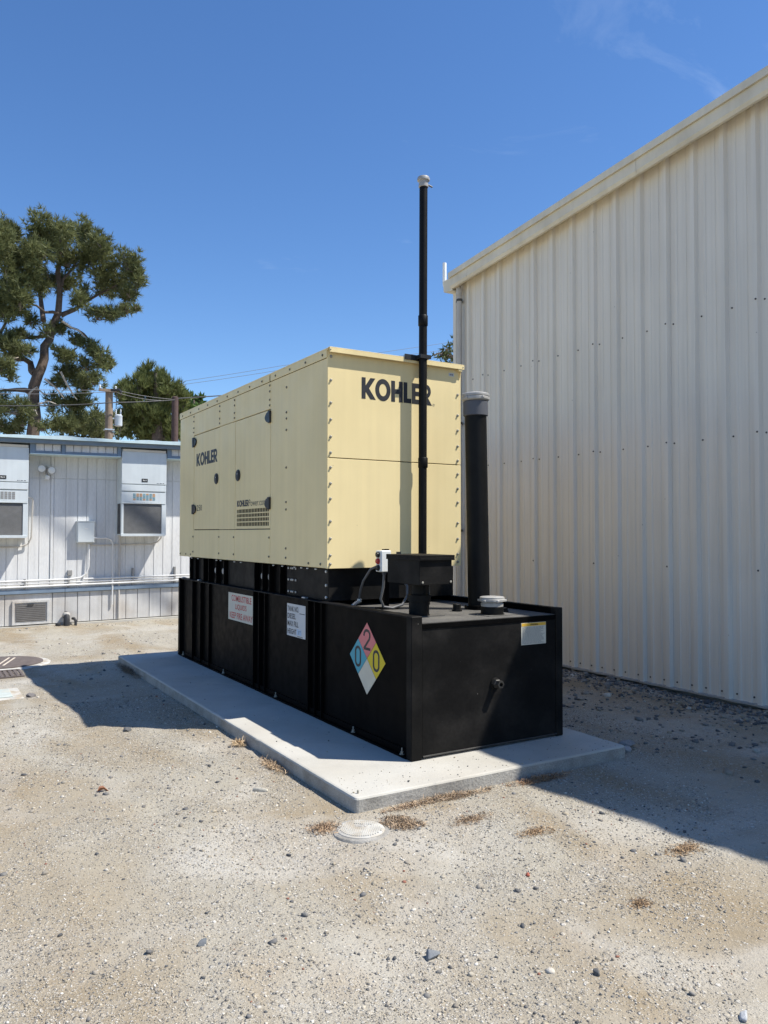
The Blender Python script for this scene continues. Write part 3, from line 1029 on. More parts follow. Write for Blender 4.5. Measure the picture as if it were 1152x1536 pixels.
# foot angle and top rail of the near long side, and the far side wall
TB(MB().box(TX0, XS + 0.01, TY0 + 0.072, TY1 - 0.072, TZ0, TZ0 + 0.014).box(XS - 0.012, XS - 0.001, TY0 + 0.072, TY1 - 0.072, TZ0 + 0.014, TZ0 + 0.055), 'foot_angle', 'black_paint')
TB(MB().box(TX0 + 0.006, 3.112, TY0 + 0.072, TY1 - 0.072, TZ1 - 0.012, TZ1), 'top_rail', 'black_dusty', bev=0.003)
TB(MB().box(4.40, TX1, TY0 + 0.072, TY1 - 0.072, TZ0, TZ1), 'far_side_wall', bev=0.004)
TB(MB().box(3.114, 4.39, TY0 + 0.010, TY0 + 0.03, TZ0 + 0.02, 1.058), 'end_plate', 'black_dusty', bev=0.003)
TB(MB().box(3.114, 4.39, TY0 + 0.003, TY0 + 0.0098, 1.022, 1.058), 'end_lip', bev=0.002)
TB(MB().box(3.07, 4.40, TY1 - 0.03, TY1 - 0.01, TZ0 + 0.02, 1.058), 'end_plate')
TB(MB().tube([(3.116, TY0 + 0.003, TZ0 + 0.020), (4.388, TY0 + 0.003, TZ0 + 0.020)], 0.007, 8), 'weld_bead', 'nipple_grey', sm=True)
TB(MB().box(3.085, 4.40, TY0 + 0.02, TY1 - 0.02, 1.04, 1.061), 'top_plate', 'tank_top')
anchor = mesh_only(MB().lathe([(0.030, 0), (0.030, 0.005), (0.017, 0.006), (0.017, 0.024), (0.008, 0.025), (0.008, 0.052), (0.006, 0.055)], (0, 0, 0), 'z', 8), 'anchor_bolt', 'dull_bolt')
for y in (4.80, 5.53, 7.1, 8.6, 10.15):
    put(anchor, 'anchor_bolt', (TX0 + 0.022, y, TZ0 + 0.014), tank, scale=(0.7, 0.7, 0.85))
put(anchor, 'anchor_bolt', (2.375, 4.26, 0.078), tank, scale=(0.8, 0.8, 0.7))

# signs on the near long side (outward = -x; reading direction = -y)
E1, E2, NX = (0, -1, 0), (0, 0, 1), (-1, 0, 0)


def plate(name, m, y_left, y_right, z0, z1, x=XS, th=0.003, par=None):
    return TB(MB().box(x - th, x - 0.0005, y_right, y_left, z0, z1), name, m, par)


s1 = plate('warning_sign', 'sign_cream', 8.505, 7.71, 0.738, 1.040)
tag(s1, 'cream sign with red capitals about combustible liquids')
for body, ya, z, w in (('COMBUSTIBLE', 8.40, 0.950, 0.60), ('LIQUIDS', 8.28, 0.855, 0.34), ('KEEP FIRE AWAY', 8.455, 0.760, 0.69)):
    text_part('lettering', body, 'sign_red', s1, (XS - 0.003, ya, z), E1, E2, NX, w, 0.068, bold=0.012)
s2 = plate('tank_sign', 'sign_white', 6.882, 6.475, 0.738, 1.040)
tag(s2, 'white sign with black tank and fill height lettering')
for body, z, w in (('TANK NO.', 0.968, 0.25), ('DIESEL', 0.900, 0.185), ('MAX FILL', 0.830, 0.245), ('HEIGHT', 0.757, 0.20)):
    text_part('lettering', body, 'black_print', s2, (XS - 0.003, 6.868, z), E1, E2, NX, w, 0.050, bold=0.012)
TB(MB().box(XS - 0.0042, XS - 0.0032, 6.49, 6.60, 0.958, 0.964).box(XS - 0.0042, XS - 0.0032, 6.53, 6.645, 0.745, 0.750), 'underline', 'black_print', s2)
TB(MB().box(XS - 0.0042, XS - 0.0032, 6.56, 6.66, 0.760, 0.812), 'tape_patch', 'tape_blue', s2)
text_part('lettering', "1\"", 'black_print', s2, (XS - 0.0042, 6.615, 0.768), E1, E2, NX, 0.04, 0.036, bold=0.0)

# hazard diamond
dy, dz, hw = 5.345, 0.722, 0.283
dia = TB(MB().prism([(hw, 0), (0, hw), (-hw, 0), (0, -hw)], (XS - 0.0005, dy, dz), E1, E2, (-0.0025, 0, 0)), 'hazard_placard', 'black_print')
tag(dia, 'four-colour hazard diamond placard')
q = hw / 2
for nm, m_, (ca, cb) in (('red_quarter', 'placard_pink', (0, q)), ('blue_quarter', 'placard_blue', (-q, 0)), ('yellow_quarter', 'placard_yellow', (q, 0)), ('white_quarter', 'placard_white', (0, -q))):
    s_ = q - 0.0025
    TB(MB().prism([(ca + s_, cb), (ca, cb + s_), (ca - s_, cb), (ca, cb - s_)], (XS - 0.0032, dy, dz), E1, E2, (-0.001, 0, 0)), nm, m_, dia)


def stroke_digit(path, wid, name):
    """a thick polyline drawn as flat strokes in the placard plane."""
    m_ = MB()
    for k in range(len(path) - 1):
        a, b = Vector(path[k]), Vector(path[k + 1])
        d = (b - a).normalized()
        n_ = Vector((-d.y, d.x)) * wid / 2
        a2, b2 = a - d * wid * 0.18, b + d * wid * 0.18
        m_.prism([tuple(a2 + n_), tuple(b2 + n_), tuple(b2 - n_), tuple(a2 - n_)], (XS - 0.0044 - 0.00002 * k, dy, dz), E1, E2, (-0.0006, 0, 0))
    return TB(m_, name, 'black_print', dia)


def oval(cx, cy, a, b, n=20):
    return [(cx + a * max(-0.86, min(0.86, math.cos(t) * 1.15)) , cy + b * math.sin(t)) for t in [2 * math.pi * k / n for k in range(n + 1)]]


stroke_digit(oval(-q - 0.002, 0.0, 0.046, 0.074), 0.021, 'digit_zero')
stroke_digit(oval(q + 0.002, 0.0, 0.046, 0.074), 0.021, 'digit_zero')
two = [(-0.047, q + 0.035), (-0.043, q + 0.056), (-0.026, q + 0.073), (0.0, q + 0.079), (0.026, q + 0.073), (0.043, q + 0.056), (0.045, q + 0.035), (0.036, q + 0.012), (-0.046, q - 0.066), (0.05, q - 0.066)]
stroke_digit(two, 0.021, 'digit_two')

# printed warning label on the end plate
YL = TY0 + 0.0098
wl = TB(MB().box(4.035, 4.288, YL - 0.002, YL - 0.0002, 0.840, 1.010), 'warning_label', 'sign_cream')
TB(MB().box(4.038, 4.285, YL - 0.0032, YL - 0.0022, 0.984, 1.007), 'label_header', 'label_orange', wl)
text_part('lettering', 'WARNING', 'black_print', wl, (4.125, YL - 0.0033, 0.988), (1, 0, 0), (0, 0, 1), (0, -1, 0), 0.08, 0.014, bold=0.015)
lr = random.Random(3)
pm = MB()
for k in range(17):
    z = 0.975 - 0.0078 * k
    x = 4.045
    end = 4.28 - lr.random() * 0.05
    while x < end:
        wd = 0.006 + lr.random() * 0.022
        pm.box(x, min(x + wd, end), YL - 0.0026, YL - 0.0021, z - 0.0022, z + 0.0014)
        x += wd + 0.004
o = TB(pm, 'fine_print', 'label_print', wl)
tag(o, kind='stuff')

# drain nipple on the end plate
dn = TB(MB().lathe([(0.034, 0.0), (0.034, -0.035), (0.030, -0.038), (0.030, -0.075), (0.018, -0.076), (0.018, -0.045)], (3.775, TY0 + 0.010, 0.575), 'y', 6), 'drain_plug', 'nipple_grey')
TB(MB().lathe([(0.043, 0.0), (0.043, -0.012), (0.036, -0.016)], (3.775, TY0 + 0.010, 0.575), 'y', 16), 'plug_collar', 'black_dusty', dn)

# pipes and caps on the tank top
ZTOP = 1.061
fp = (3.385, 5.10)
TB(MB().lathe([(0.085, 0.0), (0.085, 0.012), (0.080, 0.014), (0.080, 0.115), (0.092, 0.117), (0.092, 0.165), (0.060, 0.170), (0.060, 0.27)], (fp[0], fp[1], ZTOP), 'z', 24), 'fill_pipe', 'pipe_black', sm=True)
TB(MB().box(3.30, 3.56, 5.0, 5.11, ZTOP, ZTOP + 0.006), 'fill_gasket', 'tank_top')
fb = TB(MB().box(3.235, 3.535, 4.87, 5.33, 1.315, 1.520), 'spill_box', 'black_dusty', bev=0.004)
TB(MB().box(3.225, 3.548, 4.850, 5.335, 1.521, 1.540).box(3.225, 3.229, 4.850, 5.335, 1.500, 1.521).box(3.229, 3.548, 4.850, 4.854, 1.500, 1.521), 'box_lid', 'black_dusty', fb, bev=0.003)
TB(MB().box(3.33, 3.36, 5.325, 5.35, 1.530, 1.556), 'hinge', 'black_plastic', fb)
TB(MB().box(3.448, 3.453, 5.05, 5.08, 1.225, 1.315), 'support_strap', 'conduit_grey', fb)
bol = mesh_only(MB().lathe([(0.009, 0.0), (0.009, -0.006), (0.006, -0.008)], (0, 0, 0), 'y', 6), 'bolt', 'dull_bolt')
put(bol, 'bolt', (3.262, 4.869, 1.335), fb)
put(bol, 'bolt', (3.520, 4.869, 1.335), fb)

cp = (3.945, 4.895)
TB(MB().lathe([(0.098, 0.0), (0.098, 0.008), (0.090, 0.010), (0.090, 0.062), (0.085, 0.066)], (*cp, ZTOP), 'z', 28), 'vent_stub', 'pipe_black', sm=True)
vc = TB(MB().lathe([(0.088, 0.066), (0.090, 0.090), (0.083, 0.095), (0.083, 0.100), (0.097, 0.104), (0.104, 0.108), (0.104, 0.122), (0.098, 0.126), (0.098, 0.138), (0.090, 0.142), (0.05, 0.146), (0.02, 0.147)], (*cp, ZTOP), 'z', 28), 'emergency_vent_cap', 'white_cap', sm=True)
for k in range(6):
    a = k * math.pi / 3 + 0.3
    TB(MB().box(cp[0] + 0.100 * math.cos(a) - 0.012, cp[0] + 0.100 * math.cos(a) + 0.012, cp[1] + 0.100 * math.sin(a) - 0.012, cp[1] + 0.100 * math.sin(a) + 0.012, ZTOP + 0.104, ZTOP + 0.121), 'lug', 'white_cap', vc, bev=0.003)
TB(MB().box(cp[0] - 0.13, cp[0] + 0.16, cp[1] - 0.125, cp[1] + 0.05, ZTOP, ZTOP + 0.004), 'vent_gasket', 'tank_top')
for x, y, s_, h in ((3.86, 5.25, 0.034, 0.055), (4.17, 5.02, 0.030, 0.030)):
    bung = TB(MB().lathe([(s_ * 1.25, 0), (s_ * 1.25, 0.012), (s_, 0.014), (s_, h), (s_ * 0.8, h + 0.006)], (x, y, ZTOP), 'z', 8), 'bung_plug', 'pipe_black')

# tall vent pipe
vp = (3.960, 5.905)
tv = TB(MB().tube([(vp[0] - 0.004, vp[1], ZTOP), (vp[0], vp[1], 3.2), (vp[0] + 0.006, vp[1], 4.90)], 0.0375, 18), 'tall_vent_pipe', 'pipe_black', sm=True)
for z0, z1 in ((3.60, 3.70), (2.30, 2.395)):
    TB(MB().lathe([(0.040, z0), (0.0445, z0 + 0.006), (0.0445, z1 - 0.006), (0.040, z1)], (vp[0] + 0.001, vp[1], 0), 'z', 18), 'coupling', 'pipe_black', tv, sm=True)
TB(MB().lathe([(0.039, 4.885), (0.045, 4.888), (0.045, 4.915), (0.041, 4.918), (0.043, 4.942), (0.057, 4.948), (0.059, 4.965), (0.052, 4.980), (0.025, 4.990), (0.01, 4.991)], (vp[0] + 0.006, vp[1], 0), 'z', 20), 'rain_cap', 'white_cap', tv, sm=True)
TB(MB().tube([(vp[0] + 0.045, vp[1] - 0.02, 4.91), (vp[0] + 0.085, vp[1] - 0.03, 4.895)], 0.008, 6), 'cap_screw', 'grey_plastic', tv)
TB(MB().lathe([(0.07, ZTOP), (0.07, ZTOP + 0.03), (0.042, ZTOP + 0.035)], (vp[0] - 0.004, vp[1], 0), 'z', 16), 'pipe_base', 'pipe_black', tv, sm=True)
# clamp that ties the pipe to the enclosure roof
TB(MB().box(vp[0] - 0.17, vp[0] + 0.05, vp[1] + 0.036, vp[1] + 0.046, 3.285, 3.335).box(vp[0] - 0.055, vp[0] + 0.06, vp[1] - 0.048, vp[1] - 0.040, 3.295, 3.330)
   .box(vp[0] - 0.053, vp[0] - 0.041, vp[1] - 0.04, vp[1] + 0.036, 3.295, 3.330).box(vp[0] + 0.042, vp[0] + 0.054, vp[1] - 0.04, vp[1] + 0.036, 3.295, 3.330), 'pipe_clamp', 'black_plastic', tv)
TB(MB().box(vp[0] - 0.16, vp[0] - 0.05, vp[1] + 0.046, vp[1] + 0.09, 3.318, 3.332), 'clamp_bracket', 'galvanised', tv)

# wide vent pipe leaning a little, with a pale cap
wb, wtop = Vector((4.138, 5.31, ZTOP)), Vector((4.103, 5.31, 2.745))
wv = TB(MB().tube([wb, wtop], 0.093, 26), 'wide_vent_pipe', 'pipe_black', sm=True)
TB(MB().lathe([(0.097, 2.706), (0.106, 2.711), (0.106, 2.829), (0.097, 2.833)], (wtop.x, wtop.y, 0), 'z', 26), 'hub', 'grey_plastic', wv, sm=True)
TB(MB().lathe([(0.095, 2.834), (0.108, 2.837), (0.117, 2.847), (0.117, 2.865), (0.112, 2.871), (0.117, 2.877), (0.117, 2.893), (0.108, 2.901), (0.07, 2.909), (0.02, 2.911)], (wtop.x, wtop.y, 0), 'z', 26), 'vent_cap', 'white_cap', wv, sm=True)
for k in range(5):
    a = k * 2 * math.pi / 5 - 0.4
    TB(MB().box(wtop.x + 0.113 * math.cos(a) - 0.012, wtop.x + 0.113 * math.cos(a) + 0.012, wtop.y + 0.113 * math.sin(a) - 0.012, wtop.y + 0.113 * math.sin(a) + 0.012, 2.849, 2.870), 'lug', 'white_cap', wv, bev=0.004)
TB(MB().lathe([(0.125, 0.0), (0.125, 0.033), (0.098, 0.038)], (wb.x, wb.y, ZTOP), 'z', 8), 'pipe_flange', 'black_paint', wv)

# push-button station on its post
pz = (3.455, 5.72)
post = TB(MB().box(pz[0] - 0.035, pz[0] + 0.03, pz[1] - 0.006, pz[1] + 0.006, ZTOP, 1.57).box(pz[0] + 0.022, pz[0] + 0.03, pz[1], pz[1] + 0.05, ZTOP, 1.57), 'control_post', 'black_paint')
TB(MB().box(pz[0] - 0.06, pz[0] + 0.10, pz[1] - 0.05, pz[1] + 0.08, ZTOP, ZTOP + 0.008), 'foot_plate', 'black_paint', post)
cbx = TB(MB().box(3.348, 3.444, 5.612, 5.708, 1.380, 1.560), 'button_box', 'white_box', bev=0.006)
for k, (m_, z) in enumerate((('black_plastic', 1.525), ('red_button', 1.470), ('black_plastic', 1.415))):
    bt = TB(MB().lathe([(0.026, 0.0), (0.026, -0.006), (0.022, -0.008), (0.020, -0.020), (0.012, -0.022)], (3.347, 5.660, z), 'x', 14), 'button', m_, cbx, sm=True)
TB(MB().lathe([(0.014, 0), (0.018, -0.004), (0.018, -0.02), (0.012, -0.024)], (3.40, 5.655, 1.379), 'z', 12), 'cable_gland', 'grey_plastic', cbx)
TB(MB().tube([(3.37, 5.70, 1.43), (3.33, 5.76, 1.40), (3.30, 5.83, 1.30), (3.30, 5.88, 1.22), (3.315, 5.93, 1.14)], 0.011, 8), 'flexible_conduit', 'conduit_grey', cbx, sm=True)
TB(MB().lathe([(0.016, 0), (0.020, 0.004), (0.020, 0.03), (0.013, 0.034)], (3.318, 5.935, 1.105), 'z', 10), 'conduit_fitting', 'galvanised', cbx)
TB(MB().tube([(3.318, 5.935, 1.115), (3.27, 5.92, 1.10), (3.235, 5.90, 1.085), (3.235, 5.90, 1.062)], 0.016, 8), 'conduit_elbow', 'galvanised', cbx, sm=True)
TB(MB().tube([(3.40, 5.655, 1.36), (3.395, 5.66, 1.25), (3.375, 5.67, 1.15), (3.40, 5.66, 1.085), (3.47, 5.63, 1.075), (3.56, 5.62, 1.10), (3.62, 5.64, 1.17), (3.64, 5.67, 1.25), (3.62, 5.71, 1.31), (3.58, 5.75, 1.335)], 0.012, 8), 'flexible_conduit', 'conduit_grey', cbx, sm=True)

# ------------------------------------------------------------------ generator
gen = new_thing('generator', (3.75, 8.1, 1.112), 'large beige steel generator enclosure on a black skid above the fuel tank', 'generator')
GB = lambda m_, n_, mt_='beige_paint', par=None, bev=0.0, sm=False: m_.build(n_, mt_, par or gen, bevel=bev, smooth=sm)
GX0, GX1, GY0, GY1, GZ0, GZ1 = 3.034, 4.460, 6.0, 10.345, 1.400, 3.300
TH = 0.022
GB(MB().box(GX0 + 0.03, GX1 - 0.03, GY0 + 0.03, GY1 - 0.03, GZ0 + 0.012, GZ1 - 0.03), 'inner_shell', 'black_paint')
# left side panels: (y near, y far, z bottom, z top)
g_ = 0.003
ZS0, ZS1 = GZ0, 3.2225


def side_panel(name, ya, yb, z0, z1, dx=0.0, gap=g_):
    return GB(MB().box(GX0 + dx, GX0 + TH, ya + gap, yb - gap, z0 + gap, z1 - gap), name, bev=0.0025)


side_panel('side_panel', 6.002, 7.252, ZS0, ZS1)
side_panel('side_panel', 9.742, GY1, ZS0, ZS1)
side_panel('header_panel', 7.252, 8.252, 2.945, ZS1)
side_panel('header_panel', 8.252, 8.775, 2.945, ZS1)
side_panel('header_panel', 8.775, 9.742, 2.945, ZS1)
side_panel('lower_panel', 7.252, 8.252, ZS0, 1.745)
side_panel('lower_panel', 8.252, 8.775, ZS0, 1.745)
side_panel('lower_panel', 8.775, 9.742, ZS0, 1.745)
side_panel('door_mullion', 8.252, 8.775, 1.745, 2.945)
d1 = side_panel('door', 8.775, 9.742, 1.745, 2.945, dx=0.002, gap=0.006)
# door with the grille: four pieces round the opening would show joints, so the sheet is cut as one frame
dm = MB()
ya, yb, z0, z1 = 7.258, 8.246, 1.751, 2.939
oa, ob, oz0, oz1 = 7.292, 8.195, 1.780, 1.962
vs_ = []
for x in (GX0 + 0.002, GX0 + TH):
    vs_ += [(x, ya, z0), (x, yb, z0), (x, yb, z1), (x, ya, z1), (x, oa, oz0), (x, ob, oz0), (x, ob, oz1), (x, oa, oz1)]
fs_ = []
for b_ in (0, 8):
    fs_ += [(b_ + 0, b_ + 1, b_ + 5, b_ + 4), (b_ + 1, b_ + 2, b_ + 6, b_ + 5), (b_ + 2, b_ + 3, b_ + 7, b_ + 6), (b_ + 3, b_ + 0, b_ + 4, b_ + 7)]
for k in range(4):
    j = (k + 1) % 4
    fs_ += [(k, j, j + 8, k + 8), (4 + k, 4 + j, 12 + j, 12 + k)]
d2 = GB(dm.add(vs_, fs_), 'door')
gr = MB()
nb = 21
for k in range(1, nb):
    y = oa + (ob - oa) * k / nb
    gr.box(GX0 + 0.0045, GX0 + 0.0065, y - 0.0048, y + 0.0048, oz0 - 0.005, oz1 + 0.005)
for k in range(1, 4):
    z = oz0 + (oz1 - oz0) * k / 4
    gr.box(GX0 + 0.003, GX0 + 0.006, oa - 0.005, ob + 0.005, z - 0.006, z + 0.006)
GB(gr, 'grille', 'beige_paint', d2)
GB(MB().box(GX0 + 0.014, GX0 + 0.016, oa - 0.008, ob + 0.008, oz0 - 0.008, oz1 + 0.008), 'grille_backing', 'black_paint', d2)
# hinges and latches
for dpar, yh, sgn, zs in ((d1, 9.742, -1, (2.856, 2.006)), (d2, 7.262, 1, (2.868, 2.003))):
    for z in zs:
        hg = GB(MB().box(GX0 - 0.022, GX0 + 0.001, yh - 0.028, yh + 0.028, z - 0.062, z + 0.062), 'hinge', 'black_plastic', dpar, bev=0.006)
        leaf = [(0, -0.052), (0.045, -0.045), (0.075, -0.022), (0.085, 0), (0.075, 0.022), (0.045, 0.045), (0, 0.052)]
        GB(MB().prism([(yh + sgn * (0.026 + a), z + b) for a, b in leaf], (GX0 - 0.016, 0, 0), (0, 1, 0), (0, 0, 1), (0.016, 0, 0)), 'hinge', 'black_plastic', dpar, bev=0.003)
for dpar, yl, z in ((d1, 8.872, 2.344), (d2, 8.155, 2.337)):
    lt = GB(MB().add(*(lambda n: ([(GX0 + 0.0015, yl, z)] and [(x, yl + 0.064 * math.cos(2 * math.pi * k / n), z + 0.064 * math.sin(2 * math.pi * k / n)) for x in (GX0 + 0.001, GX0 - 0.010) for k in range(n)],
                                  [tuple(range(n)), tuple(reversed(range(n, 2 * n)))] + [(k, (k + 1) % n, (k + 1) % n + n, k + n) for k in range(n)]))(22)), 'latch', 'black_plastic', dpar, bev=0.003)
    GB(MB().box(GX0 - 0.0165, GX0 - 0.0102, yl - 0.030, yl + 0.030, z - 0.04, z + 0.045), 'latch', 'black_print', dpar, bev=0.003)
    GB(MB().lathe([(0.008, -0.0168), (0.008, -0.0178)], (GX0, yl - 0.008, z + 0.015), 'x', 8), 'latch', 'steel_bolt', dpar)


# block lettering
def letters(w, h):
    """outlines of the six block capitals, scaled into w x h; list of polygons (with separate pieces)."""
    P = []
    x = 0.0
    s = 0.265
    # K
    P += [[(x, 0), (x + s, 0), (x + s, 1), (x, 1)], [(x + s, 0.345), (x + 0.60, 0), (x + 0.96, 0), (x + 0.50, 0.505), (x + 0.93, 1.0), (x + 0.59, 1.0), (x + s, 0.625)]]
    x += 0.93
    # O as ring segments
    n = 40
    for k in range(n):
        a0, a1 = 2 * math.pi * k / n, 2 * math.pi * (k + 1) / n
        P.append([(x + 0.53 + 0.53 * math.cos(a0), 0.5 + 0.525 * math.sin(a0)), (x + 0.53 + 0.53 * math.cos(a1), 0.5 + 0.525 * math.sin(a1)),
                  (x + 0.53 + 0.262 * math.cos(a1), 0.5 + 0.295 * math.sin(a1)), (x + 0.53 + 0.262 * math.cos(a0), 0.5 + 0.295 * math.sin(a0))])
    x += 1.11
    # H
    P += [[(x, 0), (x + s, 0), (x + s, 1), (x, 1)], [(x + 0.55, 0), (x + 0.55 + s, 0), (x + 0.55 + s, 1), (x + 0.55, 1)], [(x + s, 0.385), (x + 0.55, 0.385), (x + 0.55, 0.615), (x + s, 0.615)]]
    x += 0.875
    # L
    P += [[(x, 0), (x + s, 0), (x + s, 1), (x, 1)], [(x + s, 0), (x + 0.56, 0), (x + 0.56, 0.225), (x + s, 0.225)]]
    x += 0.60
    # E
    P += [[(x, 0), (x + s, 0), (x + s, 1), (x, 1)]]
    for b0, b1 in ((0, 0.22), (0.395, 0.605), (0.78, 1.0)):
        P.append([(x + s, b0), (x + 0.57, b0), (x + 0.57, b1), (x + s, b1)])
    x += 0.62
    # R
    P += [[(x, 0), (x + s, 0), (x + s, 1), (x, 1)], [(x + s, 0.79), (x + 0.46, 0.79), (x + 0.46, 1.0), (x + s, 1.0)], [(x + s, 0.345), (x + 0.46, 0.345), (x + 0.46, 0.555), (x + s, 0.555)]]
    for k in range(14):
        a0, a1 = -math.pi / 2 + math.pi * k / 14, -math.pi / 2 + math.pi * (k + 1) / 14
        ro, ri = 0.3275, 0.1175
        P.append([(x + 0.46 + ro * 0.98 * math.cos(a0), 0.6725 + ro * math.sin(a0)), (x + 0.46 + ro * 0.98 * math.cos(a1), 0.6725 + ro * math.sin(a1)),
                  (x + 0.46 + ri * math.cos(a1), 0.6725 + ri * math.sin(a1)), (x + 0.46 + ri * math.cos(a0), 0.6725 + ri * math.sin(a0))])
    P.append([(x + 0.30, 0.343), (x + 0.58, 0.343), (x + 0.86, 0), (x + 0.53, 0)])
    tw = x + 0.86
    return [[(a / tw * w, b * h) for a, b in p] for p in P]


def lettering(name, par, o, e1, e2, nrm, w, h, th=0.0012):
    m_ = MB()
    for p in letters(w, h):
        m_.prism(p, Vector(o) + Vector(nrm) * 0.0006, e1, e2, Vector(nrm) * th)
    return GB(m_, name, 'black_print', par)


lettering('lettering', d1, (GX0 + 0.002, 9.640, 2.544), E1, E2, NX, 0.790, 0.157)
text_part('lettering', '250', 'black_print', d1, (GX0 + 0.002, 9.615, 1.982), E1, E2, NX, 0.20, 0.075, bold=0.002)
lettering('lettering', d2, (GX0 + 0.002, 8.185, 1.992), E1, E2, NX, 0.345, 0.068)
text_part('lettering', 'Power.com', 'black_print', d2, (GX0 + 0.002, 7.835, 1.990), E1, E2, NX, 0.47, 0.070, bold=-0.004)

# end wall in two sheets, near end (faces -y)
ZSEAM = 2.356
e_up = GB(MB().box(GX0 + 0.001, GX1 - 0.02, GY0, GY0 + TH, ZSEAM + 0.004, GZ1 - 0.012), 'end_panel', bev=0.002)
e_lo = GB(MB().box(GX0 + 0.001, GX1, GY0, GY0 + TH, GZ0, ZSEAM - 0.004), 'end_panel', bev=0.002)
GB(MB().box(GX1 - 0.0195, GX1, GY0 + 0.002, GY0 + TH, ZSEAM + 0.004, GZ1 - 0.012), 'corner_strip', bev=0.002)
lettering('lettering', e_up, (3.372, GY0, 2.897), (1, 0, 0), (0, 0, 1), (0, -1, 0), 0.752, 0.190)
ring = MB()
for k in range(14):
    a0, a1 = 2 * math.pi * k / 14, 2 * math.pi * (k + 1) / 14
    ring.prism([(0.012 * math.cos(a0), 0.012 * math.sin(a0)), (0.012 * math.cos(a1), 0.012 * math.sin(a1)), (0.009 * math.cos(a1), 0.009 * math.sin(a1)), (0.009 * math.cos(a0), 0.009 * math.sin(a0))],
               (4.144, GY0 - 0.0005, 2.905), (1, 0, 0), (0, 0, 1), (0, -0.0008, 0))
GB(ring, 'registered_mark', 'grey_mark', e_up)
text_part('registered_mark', 'R', 'grey_mark', e_up, (4.140, GY0 - 0.0002, 2.900), (1, 0, 0), (0, 0, 1), (0, -1, 0), 0.008, 0.010)
stk = GB(MB().box(4.318, 4.378, GY0 - 0.0015, GY0 - 0.0002, 3.196, 3.228), 'sticker', 'sign_white', e_up)
GB(MB().box(4.330, 4.346, GY0 - 0.0024, GY0 - 0.0017, 3.204, 3.218).box(4.350, 4.366, GY0 - 0.0024, GY0 - 0.0017, 3.204, 3.218), 'fine_print', 'label_print', stk)
# other two walls
GB(MB().box(GX1 - TH, GX1 - 0.001, GY0 + TH + 0.002, GY1, GZ0, GZ1 - 0.014), 'side_panel')
GB(MB().box(GX0 + TH + 0.002, GX1 - TH - 0.002, GY1 - TH, GY1, GZ0, GZ1 - 0.014), 'end_panel')
# roof: two sheets with folded edges
for ya, yb in ((5.985, 7.249), (7.253, GY1 + 0.012)):
    GB(MB().box(GX0 - 0.008, GX1 + 0.008, ya, yb, GZ1 - 0.012, GZ1 + 0.004).box(GX0 - 0.008, GX0 - 0.0008, ya + 0.02, yb, 3.222, GZ1 - 0.012).box(GX1 + 0.001, GX1 + 0.008, ya + 0.02, yb, 3.222, GZ1 - 0.012), 'roof_sheet', bev=0.002)
GB(MB().box(GX0 - 0.004, GX1 + 0.006, 5.950, 5.9845, 3.302, 3.308).box(GX0 - 0.004, GX1 + 0.006, 5.950, 5.955, 3.262, 3.302), 'roof_lip', bev=0.0015)
GB(MB().box(4.405, 4.445, 5.955, 5.999, 3.245, 3.262).prism([(5.962, 3.262), (5.998, 3.262), (5.998, 3.17)], (4.437, 0, 0), (0, 1, 0), (0, 0, 1), (0.004, 0, 0)), 'lip_bracket')

# bolts on the end wall
ebolt = mesh_only(MB().lathe([(0.014, 0.0), (0.014, -0.003), (0.0095, -0.004), (0.0095, -0.013), (0.006, -0.015)], (0, 0, 0), 'y', 6), 'bolt', 'dull_bolt')
for z in (3.029, 2.832, 2.687, 2.537, 2.400, 2.272, 2.134, 2.002, 1.807, 1.658, 1.514, 1.440):
    par = e_up if z > ZSEAM else e_lo
    put(ebolt, 'bolt', (3.066, GY0, z), par)
    put(ebolt, 'bolt', (4.420, GY0, z - 0.004), par)
put(ebolt, 'bolt', (3.066, GY0, 3.235), e_up)
put(ebolt, 'bolt', (3.020 + 0.02, 5.950, 3.284), e_up, scale=(0.5, 0.3, 0.5))
put(ebolt, 'bolt', (4.450, 5.950, 3.284), e_up, scale=(0.5, 0.3, 0.5))
# screws on the long side
sbolt = mesh_only(MB().lathe([(0.013, 0.0), (0.013, -0.003), (0.009, -0.004), (0.009, -0.009), (0.005, -0.010)], (0, 0, 0), 'x', 6), 'screw', 'beige_bolt')
for y in (9.752, 8.770, 8.280, 7.272):
    for z in (3.185, 3.125, 3.04, 2.985):
        put(sbolt, 'screw', (GX0, y, z), gen)
    for z in (1.66, 1.47):
        put(sbolt, 'screw', (GX0, y, z), gen)
for z in (3.10, 2.86, 2.80, 2.69, 2.33, 1.93, 1.56, 1.47, 2.0):
    put(sbolt, 'screw', (GX0, 6.86, z), gen)
for y in (6.12, 6.36, 9.85, 10.05, 10.30):
    put(sbolt, 'screw', (GX0, y, 1.435), gen)
for k in range(13):
    put(sbolt, 'screw', (GX0 - 0.008, 6.08 + 0.345 * k, 3.255), gen)

